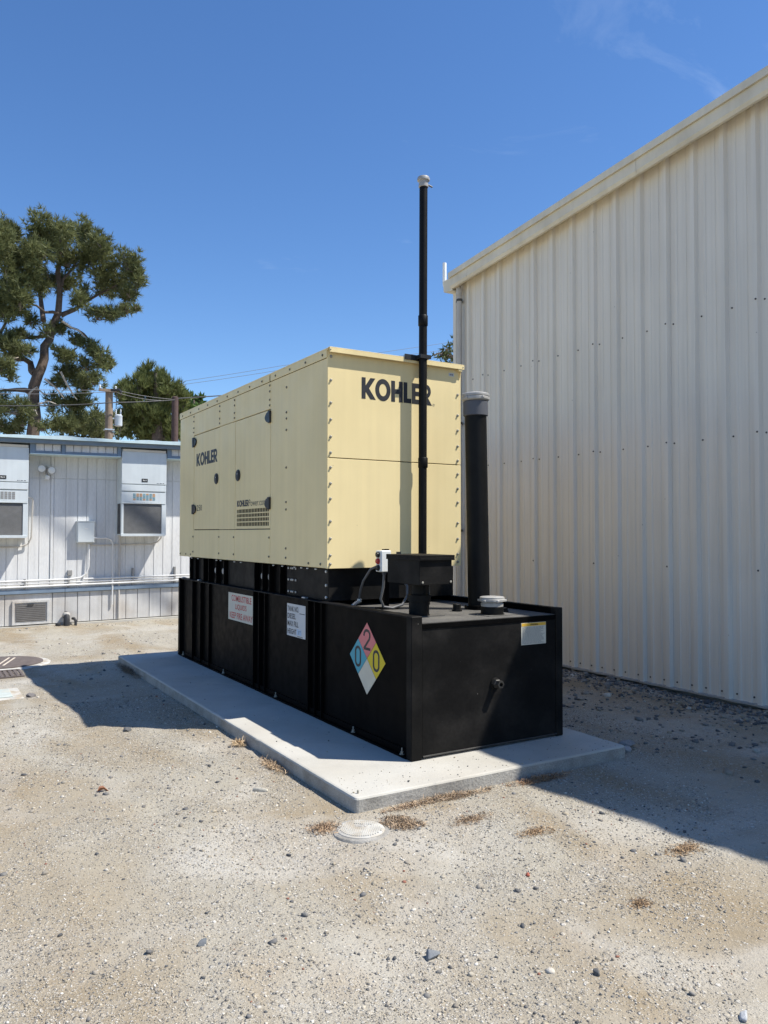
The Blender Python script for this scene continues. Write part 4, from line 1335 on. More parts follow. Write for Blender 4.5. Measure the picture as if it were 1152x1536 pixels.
# black skid between tank and enclosure
SX = 3.085
sk = GB(MB().box(SX + 0.02, 4.40, 6.09, 10.03, 1.113, 1.398), 'skid', 'black_paint')
sp = GB(MB().box(SX, SX + 0.018, 6.075, 6.95, 1.114, 1.396), 'skid_plate', 'black_dusty', bev=0.003)
GB(MB().box(SX + 0.012, SX + 0.019, 7.75, 8.62, 1.114, 1.396), 'skid_plate', 'black_dusty')
GB(MB().box(SX + 0.012, SX + 0.019, 9.42, 10.03, 1.114, 1.396), 'skid_plate', 'black_dusty')
GB(MB().box(SX + 0.001, 4.42, 6.068, 6.089, 1.114, 1.394), 'skid_end', 'black_dusty', bev=0.003)
for y in (7.05, 7.32, 7.50, 7.72, 8.66, 8.93, 9.20, 9.40, 9.72, 9.95):
    GB(MB().box(SX - 0.03, SX + 0.018, y - 0.006, y + 0.006, 1.114, 1.394), 'gusset', 'black_paint', sk)
for y in (7.60, 7.41, 8.80, 9.06):
    GB(MB().lathe([(0.034, 0.0), (0.034, -0.006), (0.030, -0.010)], (SX + 0.018, y, 1.26), 'x', 16), 'access_plug', 'lamp_grey', sk)
    GB(MB().prism([(y - 0.05, 1.116), (y + 0.05, 1.116), (y, 1.17)], (SX + 0.008, 0, 0), (0, 1, 0), (0, 0, 1), (0.008, 0, 0)), 'clip', 'black_dusty', sk)
kb = mesh_only(MB().lathe([(0.014, 0.0), (0.014, -0.012), (0.009, -0.014)], (0, 0, 0), 'x', 6), 'bolt', 'steel_bolt')
for z in (1.372, 1.262, 1.150):
    for y in (6.90, 6.835, 6.80, 6.735):
        put(kb, 'bolt', (SX, y, z), sp, scale=(0.8, 0.8, 0.8))
for z in (1.37, 1.25, 1.145):
    put(kb, 'bolt', (SX, 6.10, z), sp)
for y in (6.25, 6.42, 6.55, 6.70, 6.98, 7.2, 8.1, 8.3, 8.75, 8.9, 9.6, 9.85):
    put(kb, 'bolt', (GX0 + 0.018, y, 1.392), sk, rot=(0, -math.pi / 2, 0), scale=(0.8, 0.8, 0.8))
for y in (6.48, 9.55, 10.2):
    GB(MB().box(3.035, 3.075, y - 0.03, y + 0.03, 1.1125, 1.125), 'tie_down', 'galvanised', sk, bev=0.003)

# ------------------------------------------------------------------ covers and drains set in the ground
def gz(x, y):
    return float(ground_z(x, y))


mh = new_thing('manhole_cover', (1.08, 12.17, gz(1.08, 12.17)), 'rusty brown round manhole cover at the left edge of the photo', 'manhole cover')
zc = gz(1.08, 12.17) + 0.012
MB().lathe([(0.62, -0.08), (0.62, 0.000), (0.60, 0.016), (0.56, 0.020)], (1.10, 12.16, zc), 'z', 40).build('concrete_ring', 'lid_white', mh, smooth=True)
ml = MB().lathe([(0.53, 0.0), (0.53, 0.034), (0.51, 0.040)], (1.08, 12.17, zc), 'z', 40).build('lid', 'iron_rust', mh, smooth=True)
for u in (-0.32, -0.24, 0.02, 0.10):
    cx, cy = 1.08 + u * 0.86, 12.17 - u * 0.5
    hl = math.sqrt(max(0.0, 0.40 ** 2 - u * u)) * 0.9
    d = Vector((0.30, 0.95, 0)).normalized() * hl
    n_ = Vector((0.95, -0.30, 0)).normalized() * 0.012
    c = Vector((cx, cy, zc + 0.0402))
    MB().add([c - d - n_, c - d + n_, c + d + n_, c + d - n_, c - d - n_ + Vector((0, 0, .004)), c - d + n_ + Vector((0, 0, .004)), c + d + n_ + Vector((0, 0, .004)), c + d - n_ + Vector((0, 0, .004))],
             [(0, 3, 2, 1), (4, 5, 6, 7), (0, 1, 5, 4), (1, 2, 6, 5), (2, 3, 7, 6), (3, 0, 4, 7)]).build('ridge', 'pale_line', ml)

zg = gz(0.95, 11.25) + 0.012
dg = new_thing('drain_grate', (0.95, 11.25, zg), 'slotted brown iron drain grate in front of the round manhole cover', 'drain grate')
MB().box(0.42, 1.24, 10.98, 11.55, zg - 0.10, zg - 0.03).build('pit', 'ac_dark', dg)
MB().box(0.42, 1.24, 10.98, 11.01, zg - 0.03, zg + 0.012).box(0.42, 1.24, 11.52, 11.55, zg - 0.03, zg + 0.012).box(0.42, 0.45, 11.01, 11.52, zg - 0.03, zg + 0.012).box(1.21, 1.24, 11.01, 11.52, zg - 0.03, zg + 0.012).build('frame', 'iron_rust', dg)
for k in range(12):
    x = 0.472 + k * 0.062
    MB().box(x, x + 0.036, 11.012, 11.518, zg - 0.025, zg + 0.008).build('bar', 'iron_rust', dg)
for y in (11.15, 11.27, 11.39):
    MB().box(0.452, 1.208, y - 0.018, y + 0.018, zg - 0.022, zg + 0.0065).build('bar', 'iron_rust', dg)

zl = gz(0.75, 9.45) + 0.014
ub = new_thing('utility_box_lid', (0.72, 9.45, zl), 'pale rectangular utility box lid at the left edge of the photo', 'utility lid')
MB().box(0.30, 1.03, 9.14, 9.76, zl - 0.10, zl + 0.004).build('frame', 'lid_white', ub, bevel=0.008)
lidp = MB().box(0.36, 0.93, 9.22, 9.68, zl + 0.004, zl + 0.016).build('lid', 'lid_pale', ub, bevel=0.004)
MB().box(0.42, 0.80, 9.33, 9.345, zl + 0.0162, zl + 0.019).box(0.42, 0.80, 9.55, 9.565, zl + 0.0162, zl + 0.019).box(0.60, 0.615, 9.345, 9.55, zl + 0.0162, zl + 0.019).build('marking', 'lamp_grey', lidp)

cx, cy = 2.225, 3.955
zv = gz(cx, cy) - 0.013
vb = new_thing('valve_box_cover', (cx, cy, zv), 'round pale ribbed valve cover half buried before the pad corner', 'valve cover')
MB().lathe([(0.185, -0.12), (0.178, 0.0), (0.166, 0.014), (0.140, 0.016)], (cx, cy, zv), 'z', 40).build('collar', 'concrete_side', vb, smooth=True)
vl = MB().lathe([(0.138, 0.0), (0.138, 0.019), (0.130, 0.023)], (cx, cy, zv), 'z', 40).build('lid', 'lid_white', vb, smooth=True)
rb = MB()
ra = Vector((0.62, 0.78, 0))
rn_ = Vector((0.78, -0.62, 0))
for k in range(-10, 11):
    u = k * 0.012
    hl = math.sqrt(max(0, 0.122 ** 2 - u * u))
    if hl < 0.02:
        continue
    for (h0, h1) in (((-hl, hl),) if abs(k) > 4 else ((-hl, 0.012), (0.062, hl))):
        if h1 - h0 < 0.01:
            continue
        c0 = Vector((cx, cy, zv + 0.0225)) + rn_ * u
        rb.prism([(h0, -0.0032), (h1, -0.0032), (h1, 0.0032), (h0, 0.0032)], c0, ra, rn_, (0, 0, 0.005))
rb.build('rib', 'lid_white', vl)
text_part('lettering', 'ICV', 'lamp_grey', vl, Vector((cx, cy, zv + 0.0236)) + ra * 0.022 - rn_ * 0.036, rn_, ra, (0, 0, 1), 0.072, 0.032, depth=0.001, bold=0.01)

# ------------------------------------------------------------------ stones and pebbles
def ico(sub):
    bm = bmesh.new()
    bmesh.ops.create_icosphere(bm, subdivisions=sub, radius=1.0)
    v = np.array([q.co[:] for q in bm.verts])
    f = np.array([[q.index for q in p.verts] for p in bm.faces])
    bm.free()
    return v, f


ICO_V, ICO_F = ico(1)
IV2, IF2 = ico(3)


def stone_cloud(pos, size, cols, K=14, shape='stone'):
    n = len(pos)
    IV, IF_ = (OV, OF) if shape == 'grit' else (ICO_V, ICO_F)
    var = []
    for k in range(K):
        s_ = IV * (1 + rng.normal(0, 0.20, (len(IV), 1))) * np.array([1, rng.uniform(.65, 1.0), rng.uniform(.42, .8)])
        var.append(s_)
    var = np.array(var)
    pick = rng.integers(0, K, n)
    V = var[pick]
    a = rng.uniform(0, 2 * np.pi, n)
    t = rng.normal(0, 0.25, n)
    ca, sa, ct, st = np.cos(a), np.sin(a), np.cos(t), np.sin(t)
    x = V[:, :, 0] * ct[:, None] + V[:, :, 2] * st[:, None]
    z = -V[:, :, 0] * st[:, None] + V[:, :, 2] * ct[:, None]
    y = V[:, :, 1]
    X = x * ca[:, None] - y * sa[:, None]
    Y = x * sa[:, None] + y * ca[:, None]
    P = np.stack([X, Y, z], -1) * size[:, None, None] + pos[:, None, :]
    faces = (IF_[None] + (np.arange(n) * len(IV))[:, None, None]).reshape(-1, 3)
    C = np.repeat(cols, len(IV), axis=0)
    return P.reshape(-1, 3), faces, C


PAL = np.array((0.83, 0.80, 0.745)) * np.array([(0.10, 0.105, 0.115), (0.16, 0.16, 0.165), (0.24, 0.235, 0.23), (0.33, 0.30, 0.26), (0.42, 0.37, 0.29), (0.50, 0.46, 0.39), (0.58, 0.55, 0.50), (0.68, 0.66, 0.62), (0.30, 0.13, 0.09)])


def pal(n, w):
    w = np.array(w, float)
    c = PAL[rng.choice(len(PAL), n, p=w / w.sum())]
    return np.clip(c * rng.uniform(0.8, 1.2, (n, 1)), 0, 0.75)


def keep_open(x, y, m=0.0):
    in_slab = (x > SLAB[0] - m) & (x < SLAB[1] + m) & (y > SLAB[2] - m) & (y < SLAB[3] + m)
    cov = ((np.hypot(x - 2.225, y - 3.955) < 0.14) & (vnoise(x * 22, y * 22, 61) < 0.62)) | (np.hypot(x - 1.08, y - 12.17) < 0.6) | ((x > 0.3) & (x < 1.25) & (y > 10.95) & (y < 11.6)) | ((x > 0.28) & (x < 1.05) & (y > 9.1) & (y < 9.8))
    return ~in_slab & ~cov & (x < 7.0) & (y < 16.95)


# fine gravel near the camera, patchy
OV = np.array([(1, 0, 0), (-1, 0, 0), (0, 1, 0), (0, -1, 0), (0, 0, 1), (0, 0, -1)], float)
OF = np.array([(0, 2, 4), (2, 1, 4), (1, 3, 4), (3, 0, 4), (2, 0, 5), (1, 2, 5), (3, 1, 5), (0, 3, 5)])


def grit(n_try, lo, hi, med, sig, seedo, base_keep, shape, weights, gain=2.6):
    X_ = rng.uniform(-1.6, 5.6, n_try)
    Y_ = rng.uniform(1.3, 8.4, n_try)
    d_ = vnoise(X_ * 1.3 + 5, Y_ * 1.3, seedo) * 0.55 + vnoise(X_ * 4.1, Y_ * 4.1, seedo + 1) * 0.30 + vnoise(X_ * 0.6, Y_ * 0.6, seedo + 2) * 0.35
    k = keep_open(X_, Y_) & (rng.uniform(0, 1, n_try) < np.clip((d_ - 0.40) * gain, base_keep, 1.0)) & (np.abs(X_ - 0.60 * Y_) < 0.62 * Y_ + 0.4)
    X_, Y_ = X_[k], Y_[k]
    n = len(X_)
    S_ = np.clip(rng.lognormal(math.log(med), sig, n), lo, hi)
    return stone_cloud(np.stack([X_, Y_, ground_z(X_, Y_) + S_ * 0.15 + np.where(np.hypot(X_ - 2.225, Y_ - 3.955) < 0.14, 0.008, 0.0)], -1), S_, pal(n, weights), shape=shape)


g1 = grit(330000, 0.0018, 0.0055, 0.0029, 0.30, 41, 0.16, 'grit', (2.0, 2.5, 4, 7, 10, 11, 9, 5, 0.3))
g2 = grit(56000, 0.0032, 0.009, 0.0047, 0.32, 21, 0.03, 'stone', (2, 4, 7, 9, 9, 8, 7, 4, 0.5), gain=3.4)
g3 = grit(2100, 0.007, 0.021, 0.0098, 0.34, 21, 0.03, 'stone', (6, 8, 9, 7, 5, 4, 3, 1.5, 0.8), gain=2.2)
n = 420                                                    # grit spilled and blown onto the pad
px = np.concatenate([rng.uniform(SLAB[0] + 0.02, 3.0, n // 2), rng.uniform(SLAB[0] + 0.02, SLAB[1] - 0.02, n // 2)])
py = np.concatenate([rng.uniform(SLAB[2] + 0.02, SLAB[3] - 0.1, n // 2), rng.uniform(SLAB[2] + 0.02, 4.62, n // 2)])
S_ = np.clip(rng.lognormal(math.log(0.0026), 0.5, n), 0.0015, 0.009)
g4 = stone_cloud(np.stack([px, py, 0.096 + S_ * 0.4], -1), S_, pal(n, (6, 5, 5, 5, 5, 4, 3, 1, 0.5)))
vv, ff, kk = [], [], []
off = 0
for v_, f_, k_ in (g1, g2, g3, g4):
    vv.append(v_)
    ff.append(f_ + off)
    kk.append(k_)
    off += len(v_)
gv = np_mesh('gravel', np.concatenate(vv), np.concatenate(ff), 'pebbles', np.concatenate(kk))
tag(gv, 'fine grey and tan gravel strewn over the near ground', 'gravel', kind='stuff')

# coarser stones further off and beside the metal wall
N = 9000
X_ = rng.uniform(-3.0, 7.0, N)
Y_ = rng.uniform(4.0, 16.9, N)
keep = keep_open(X_, Y_) & (rng.uniform(0, 1, N) < np.clip(vnoise(X_ * 1.2, Y_ * 1.2, 31) * 1.6 - 0.35, 0.1, 1))
X_, Y_ = X_[keep], Y_[keep]
n = len(X_)
S_ = np.clip(rng.lognormal(math.log(0.0085), 0.5, n), 0.005, 0.032)
v1, f1, k1 = stone_cloud(np.stack([X_, Y_, ground_z(X_, Y_) + S_ * 0.1], -1), S_, pal(n, (6, 7, 7, 7, 6, 4, 3, 2, 1)))
N = 3400
X_ = 7.02 - np.abs(rng.normal(0, 1, N)) * np.where(rng.uniform(0, 1, N) < 0.62, 0.30, 1.0)
X_ = np.clip(X_, 4.9, 7.02)
Y_ = rng.uniform(2.2, 9.6, N)
S_ = np.clip(rng.lognormal(math.log(0.0135), 0.55, N), 0.005, 0.055)
v2, f2, k2 = stone_cloud(np.stack([X_, Y_, ground_z(X_, Y_) + S_ * 0.2], -1), S_, pal(N, (8, 9, 8, 6, 3, 1, 1, 0.6, 0)))
v3 = np.concatenate([v1, v2])
f3 = np.concatenate([f1, f2 + len(v1)])
rb_ = np_mesh('rubble', v3, f3, 'pebbles', np.concatenate([k1, k2]))
tag(rb_, 'scattered coarse stones and dark crushed rock along the metal wall', 'rubble', kind='stuff')


def stone(x, y, sx, sy, sz, c, label, rz=0.0, flat=False):
    v = IV2.copy()
    k = rng.normal(0, 1, (13, 3))
    for q_ in k:                                           # chop facets
        q_ = q_ / np.linalg.norm(q_)
        h = rng.uniform(0.38, 0.78)
        dd = v @ q_
        v = v - np.outer(np.maximum(dd - h, 0), q_)
    v = v * (1 + rng.normal(0, 0.012, (len(v), 1))) * np.array([sx, sy, sz]) * 1.25
    ca, sa = math.cos(rz), math.sin(rz)
    v = np.stack([v[:, 0] * ca - v[:, 1] * sa, v[:, 0] * sa + v[:, 1] * ca, v[:, 2]], -1)
    z = gz(x, y)
    v = v + np.array([x, y, z + sz * 0.45])
    o = np_mesh('stone', v, IF2, 'pebbles', np.tile(np.array(c) * 1.0, (len(v), 1)), loc=(x, y, z))
    tag(o, label, 'stone', 'loose stones lying on the gravel')
    return o


stone(1.822, 2.64, 0.034, 0.024, 0.026, (0.17, 0.18, 0.19), 'largest dark grey stone lying alone in the foreground gravel', 0.3)
stone(1.043, 3.176, 0.024, 0.017, 0.014, (0.12, 0.13, 0.14), 'dark flat stone on the bare sandy foreground at left', 0.1)
stone(2.01, 4.90, 0.055, 0.017, 0.020, (0.50, 0.46, 0.38), 'long pale wedge of stone left of the pad near its corner', -0.62)
stone(2.526, 1.745, 0.030, 0.020, 0.018, (0.40, 0.41, 0.42), 'pale grey stone at the bottom right corner', 0.5)
stone(2.28, 2.20, 0.017, 0.012, 0.016, (0.09, 0.09, 0.09), 'small black pointed stone in the lower right gravel', 0.9)
stone(2.62, 2.98, 0.012, 0.010, 0.011, (0.36, 0.10, 0.06), 'small rusty red stone on the pale gravel', 0.2)
stone(1.107, 9.199, 0.060, 0.035, 0.030, (0.15, 0.14, 0.14), 'dark stone lying beside the pale utility lid', 0.2)
stone(4.80, 4.32, 0.060, 0.040, 0.026, (0.34, 0.33, 0.32), 'pale flat stone in shade at the right end of the pad', 0.4)
stone(4.94, 4.42, 0.065, 0.045, 0.030, (0.25, 0.24, 0.23), 'grey broken stone in shade beyond the right end of the pad', -0.3)
stone(1.60, 6.95, 0.035, 0.028, 0.026, (0.10, 0.10, 0.10), 'dark stone lying in the shadow left of the pad', 0.3)

# dry weeds
def weed(x, y, rx, ry, n, h, label, rz=0.0, c0=(0.33, 0.235, 0.145)):
    n = int(n)
    n = int(n * 2.4)
    a = rng.uniform(0, 2 * np.pi, n)
    r = np.abs(rng.normal(0, 0.55, n)) * (0.6 + 0.8 * vnoise(np.cos(a) * 2.3 + x * 7, np.sin(a) * 2.3 + y * 7, 9))
    r = np.minimum(r, 1.05)
    lx, ly = r * np.cos(a) * rx, r * np.sin(a) * ry
    ca, sa = math.cos(rz), math.sin(rz)
    px, py = x + lx * ca - ly * sa, y + lx * sa + ly * ca
    ok = ~((px > SLAB[0]) & (px < SLAB[1]) & (py > SLAB[2]) & (py < SLAB[3]))
    px, py = px[ok], py[ok]
    n = len(px)
    pz_ = ground_z(px, py)
    d = rng.normal(0, 1, (n, 3))
    d[:, 2] = np.abs(d[:, 2]) * 0.55 + 0.05
    d /= np.linalg.norm(d, axis=1)[:, None]
    L = h * rng.uniform(0.3, 1.0, n)
    side = np.cross(d, rng.normal(0, 1, (n, 3)))
    side /= np.linalg.norm(side, axis=1)[:, None]
    w = rng.uniform(0.0007, 0.0023, n)
    b = np.stack([px, py, pz_], -1) + np.stack([np.zeros(n), np.zeros(n), rng.uniform(0, h * 0.25, n)], -1)
    mid = b + d * (L * 0.55)[:, None]
    tip = mid + (d + np.array([0, 0, -0.7])) * (L * 0.35)[:, None]
    V = np.stack([b - side * w[:, None], b + side * w[:, None], mid + side * w[:, None] * .9, mid - side * w[:, None] * .9, tip], 1).reshape(-1, 3)
    i = (np.arange(n) * 5)[:, None]
    Fc = np.concatenate([i + np.array([0, 1, 2]), i + np.array([0, 2, 3]), i + np.array([3, 2, 4])])
    C = np.repeat(np.array(c0) * rng.uniform(0.35, 1.6, (n, 1)) * np.array([1, 1, 1]) + rng.uniform(0, 0.05, (n, 1)), 5, axis=0)
    o = np_mesh('dry_weed', V, Fc, 'dry_stalk', C, loc=(x, y, gz(x, y)))
    tag(o, label, 'weed', 'dry weeds on the gravel')
    return o


weed(2.98, 4.12, 0.30, 0.045, 900, 0.055, 'dry brown weeds along the sunlit front edge of the pad')
weed(2.62, 4.11, 0.16, 0.05, 260, 0.04, 'sparse dry litter in cracked soil by the pad corner', c0=(0.38, 0.27, 0.17))
weed(2.47, 3.90, 0.085, 0.13, 900, 0.045, 'dry brown weed clump right beside the round valve cover', rz=0.5)
weed(2.83, 3.72, 0.15, 0.07, 420, 0.03, 'low dry weed patch a step in front of the pad', c0=(0.31, 0.215, 0.13))
weed(3.72, 4.10, 0.28, 0.05, 600, 0.06, 'dry weeds in shade under the right part of the pad front', c0=(0.32, 0.19, 0.10))
weed(2.27, 5.35, 0.05, 0.22, 420, 0.07, 'dry straw tufts along the left side of the pad', c0=(0.42, 0.30, 0.18))
weed(2.26, 6.02, 0.04, 0.07, 150, 0.10, 'pale upright straw tuft at the left pad edge where the shadow ends', c0=(0.52, 0.38, 0.22))
weed(2.05, 4.08, 0.10, 0.09, 420, 0.04, 'dry brown weeds left of the round valve cover', c0=(0.36, 0.24, 0.14))
weed(3.02, 3.37, 0.12, 0.06, 330, 0.025, 'low orange-brown weed patch in the sun beyond the valve cover', c0=(0.34, 0.225, 0.12))
weed(2.87, 2.50, 0.06, 0.05, 240, 0.022, 'small orange weed patch alone in the lower right gravel', c0=(0.36, 0.24, 0.13))
weed(3.55, 2.78, 0.13, 0.07, 420, 0.028, 'orange weed patch touching the edge of the building shadow', c0=(0.36, 0.24, 0.13))
weed(2.28, 9.9, 0.05, 0.55, 420, 0.10, 'dark dry stalks along the shaded far left edge of the pad', c0=(0.16, 0.12, 0.08))

# a curled dead leaf
lx, ly = 1.101, 5.436
lz = gz(lx, ly)
lv, lf = [], []
for (a, b) in ((0, 0), (0.02, 0.018), (0.05, 0.022), (0.08, 0.012), (0.10, 0), (0.08, -0.014), (0.05, -0.022), (0.02, -0.016)):
    lv.append((lx + a * 0.8 - 0.04, ly + b * 0.8, lz + 0.006 + abs(b) * 0.9 + 0.012 * math.sin(a * 50)))
lv.append((lx, ly, lz + 0.014))
for k in range(8):
    lf.append((8, k, (k + 1) % 8))
MATS['leaf_brown'] = mat('leaf_brown', (0.26, 0.11, 0.055), 0.7, 0.2, 30)
lo = MB().add(lv, lf).build('dead_leaf', 'leaf_brown', loc=(lx, ly, lz))
sm_ = lo.modifiers.new('thick', 'SOLIDIFY')
sm_.thickness = 0.002
tag(lo, 'curled rust-brown dead leaf on the sandy ground at left', 'leaf')


# ------------------------------------------------------------------ trees
CAMP = np.array((0, 0, 1.70))
Fn, Rn, Un = np.array(F), np.array(R2), np.array(U2)


def foliage(name, parent, clumps, tufts_per, blade, dark, light, up=0.35, nbl=9, wid=0.10, seed=1, nsub=7):
    """clumps: list of (centre, radii); needle tufts spread through each one's volume, denser towards the outside."""
    r = np.random.default_rng(seed)
    Cs, Ds, Ks = [], [], []
    subs, tw = [], MB()
    for c, rad in clumps:
        c, rad = np.array(c, float), np.array(rad, float)
        for _ in range(nsub):
            d = r.normal(0, 1, 3)
            d /= np.linalg.norm(d)
            q_ = r.uniform(0.35, 0.80)
            c2 = c + d * rad * q_
            subs.append((c2, rad * r.uniform(0.28, 0.50)))
            b_ = c - np.array([0, 0, rad[2] * 0.5])
            tw.tube([b_, (b_ + c2) / 2 + r.normal(0, 0.05, 3), c2], [0.030, 0.022, 0.010], 4, caps=False)
    if nsub:
        clumps = subs
        tag(tw.build('twigs', 'twig', parent), kind='stuff')
    for c, rad in clumps:
        c, rad = np.array(c, float), np.array(rad, float)
        n = int(tufts_per * (rad[0] * rad[2] + rad[0] * rad[1] + rad[1] * rad[2]) / 3.0)
        d = r.normal(0, 1, (n, 3))
        d /= np.linalg.norm(d, axis=1)[:, None]
        q_ = r.uniform(0.25, 1.0, n) ** 0.55
        # lumpy surface
        lump = 1 + 0.28 * np.sin(d[:, 0] * 5 + c[0] * 3) * np.sin(d[:, 1] * 5 + c[1]) + 0.22 * np.sin(d[:, 2] * 7 + c[2] * 2 + d[:, 0] * 4)
        p = c + d * rad * (q_ * lump)[:, None]
        Cs.append(p)
        Ds.append(d)
        tone = r.uniform(0, 1)
        Ks.append(np.clip(0.25 + 0.35 * tone + 0.4 * r.uniform(0, 1, n), 0, 1))
    C_, D_, K_ = np.concatenate(Cs), np.concatenate(Ds), np.concatenate(Ks)
    n = len(C_)
    C_ = np.repeat(C_, nbl, 0)
    D_ = np.repeat(D_, nbl, 0)
    K_ = np.repeat(K_, nbl, 0)
    dirs = D_ * 0.55 + r.normal(0, 0.55, (n * nbl, 3)) + np.array([0, 0, up])
    dirs /= np.linalg.norm(dirs, axis=1)[:, None]
    L = blade * r.uniform(0.6, 1.25, n * nbl)
    side = np.cross(dirs, r.normal(0, 1, (n * nbl, 3)))
    side /= np.linalg.norm(side, axis=1)[:, None]
    w = (L * wid)[:, None]
    V = np.stack([C_ - side * w, C_ + side * w, C_ + dirs * L[:, None]], 1).reshape(-1, 3)
    Fc = np.arange(len(V)).reshape(-1, 3)
    col_ = np.array(dark)[None] * (1 - K_[:, None]) + np.array(light)[None] * K_[:, None]
    return np_mesh(name, V, Fc, 'foliage', np.repeat(col_, 3, 0), parent=parent)


def pt(u, v, dist):
    """a point of the tree layout sketch: u to the right, v down (layout units), at a real distance."""
    d = Fn + Rn * (u - 576) / 1172.0 - Un * (v - 768) / 1172.0
    return CAMP + d * dist / d[1]


# pine
TD = 36.0
S1 = TD / (1172.0 * 0.857)                                # metres for one layout unit at that distance
base = pt(50, 650, TD)
pine = new_thing('pine_tree', (base[0], base[1], -0.2), 'tall old pine with open crown behind the portable building', 'tree')


def limb(parent, pts, r0, r1, name='limb', m='bark', wob=0.0):
    n = len(pts)
    P_ = []
    for k in range(n - 1):
        for t in (0, 0.5):
            p = np.array(pts[k]) * (1 - t) + np.array(pts[k + 1]) * t
            P_.append(p + rng.normal(0, wob, 3))
    P_.append(np.array(pts[-1]))
    rr = [r0 + (r1 - r0) * i / (len(P_) - 1) for i in range(len(P_))]
    return MB().tube(P_, rr, 9).build(name, m, parent, smooth=True)


def P2(lst, dd=None):
    return [pt(u, v, TD + (dd[i] if dd else 0)) for i, (u, v) in enumerate(lst)]


trk = [(base[0] + 0.1, base[1], -0.3), (base[0], base[1], 3.0)] + P2([(50, 650), (51, 600), (57, 562), (66, 540), (76, 505), (86, 470), (90, 430), (88, 390), (84, 355)])
limb(pine, trk, 0.31, 0.07, 'trunk', wob=0.05)
for l_, r0 in (([(57, 560), (45, 545), (28, 538), (5, 536)], 0.26), ([(88, 472), (110, 462), (140, 450), (175, 428)], 0.17), ([(66, 480), (60, 440), (54, 410), (52, 380)], 0.17),
               ([(76, 520), (95, 530), (115, 522)], 0.12), ([(88, 470), (66, 465), (40, 455)], 0.12), ([(72, 505), (40, 505), (10, 512)], 0.12), ([(-15, 520), (0, 500), (12, 475)], 0.16),
               ([(92, 486), (115, 495), (135, 508), (150, 530)], 0.08), ([(90, 430), (105, 405), (125, 380)], 0.10), ([(48, 590), (25, 583), (-10, 588)], 0.20), ([(64, 545), (66, 530), (62, 520)], 0.08)):
    limb(pine, P2(l_, [0] + list(rng.uniform(-1.2, 0.8, len(l_) - 1))), r0 * 0.68, 0.03, wob=0.06)
for l_ in ([(42, 604), (46, 588), (54, 580), (62, 588), (72, 592)], [(58, 606), (70, 602), (84, 606)], [(46, 612), (52, 616), (56, 622)], [(94, 483), (118, 496), (136, 510)], [(20, 538), (28, 536)],
           [(66, 568), (84, 580), (96, 598)], [(90, 560), (108, 588), (116, 600)], [(60, 500), (72, 505), (80, 508)]):
    limb(pine, P2(l_, [-0.6] * len(l_)), 0.048, 0.018, 'dead_branch', 'dead_wood', wob=0.03)
cl = [(58, 350, 26, 22), (90, 352, 24, 20), (128, 350, 26, 20), (150, 362, 18, 22), (100, 385, 32, 24), (145, 392, 28, 26), (60, 382, 28, 24), (12, 350, 24, 20), (-10, 370, 30, 30), (25, 385, 28, 24),
      (190, 395, 20, 20), (203, 418, 14, 26), (178, 420, 24, 22), (158, 430, 20, 16), (195, 440, 16, 10), (165, 468, 24, 10), (145, 474, 14, 10), (190, 466, 18, 9), (205, 462, 8, 6), (125, 440, 14, 16), (100, 425, 20, 18), (118, 452, 12, 14),
      (70, 418, 22, 18), (40, 420, 26, 20), (10, 425, 28, 24), (30, 455, 24, 18), (5, 460, 24, 20), (45, 480, 14, 10), (70, 495, 10, 9), (90, 492, 13, 12), (30, 502, 14, 8), (5, 515, 22, 16),
      (20, 530, 18, 14), (0, 550, 20, 16), (14, 565, 8, 9), (40, 525, 14, 8), (115, 512, 14, 10), (140, 522, 18, 10), (150, 540, 18, 16), (165, 548, 10, 10), (130, 548, 12, 12), (95, 530, 16, 12), (100, 555, 20, 12),
      (120, 575, 22, 12), (140, 570, 16, 12), (85, 575, 14, 10), (78, 605, 10, 16), (105, 610, 22, 18), (125, 600, 18, 14), (90, 635, 24, 16), (120, 635, 26, 18), (20, 612, 22, 14), (-5, 605, 20, 16), (15, 640, 24, 16), (35, 632, 10, 12), (146, 636, 16, 16), (64, 640, 10, 10)]
clumps = []
for u, v, ru, rv_ in cl:
    d = TD + random.uniform(-2.2, 1.6)
    clumps.append((pt(u, v, d), (ru * S1 * 0.92, ru * S1 * 1.1, rv_ * S1 * 0.92)))
foliage('crown', pine, clumps, 250, 0.26, (0.052, 0.062, 0.027), (0.20, 0.215, 0.085), up=0.45, nbl=10, wid=0.075, seed=5, nsub=11)

# rounded dense conifer
TD2 = 44.0
S2 = TD2 / (1172.0 * 0.857)
b2 = pt(236, 660, TD2)
con = new_thing('conifer_tree', (b2[0], b2[1], -0.2), 'dense rounded conifer with upright shoots behind the grey transformer', 'tree')
limb(con, [(b2[0], b2[1], -0.3), (b2[0], b2[1], 4.0), pt(236, 600, TD2), pt(234, 560, TD2)], 0.5, 0.1, 'trunk')
clumps = []
for u, v, ru, rv_ in ((220, 562, 14, 16), (236, 566, 14, 16), (205, 580, 18, 18), (228, 590, 26, 22), (252, 582, 16, 18), (195, 605, 20, 22), (220, 620, 26, 26), (250, 612, 24, 26), (270, 608, 14, 20), (190, 635, 20, 24), (215, 648, 26, 20), (245, 645, 26, 24), (272, 640, 20, 24), (180, 590, 8, 12), (262, 592, 10, 14)):
    clumps.append((pt(u, v, TD2 + random.uniform(-1.8, 1.8)), (ru * S2, ru * S2 * 1.2, rv_ * S2)))
foliage('crown', con, clumps, 260, 0.36, (0.054, 0.070, 0.023), (0.21, 0.235, 0.080), up=1.3, nbl=9, wid=0.075, seed=6, nsub=11)

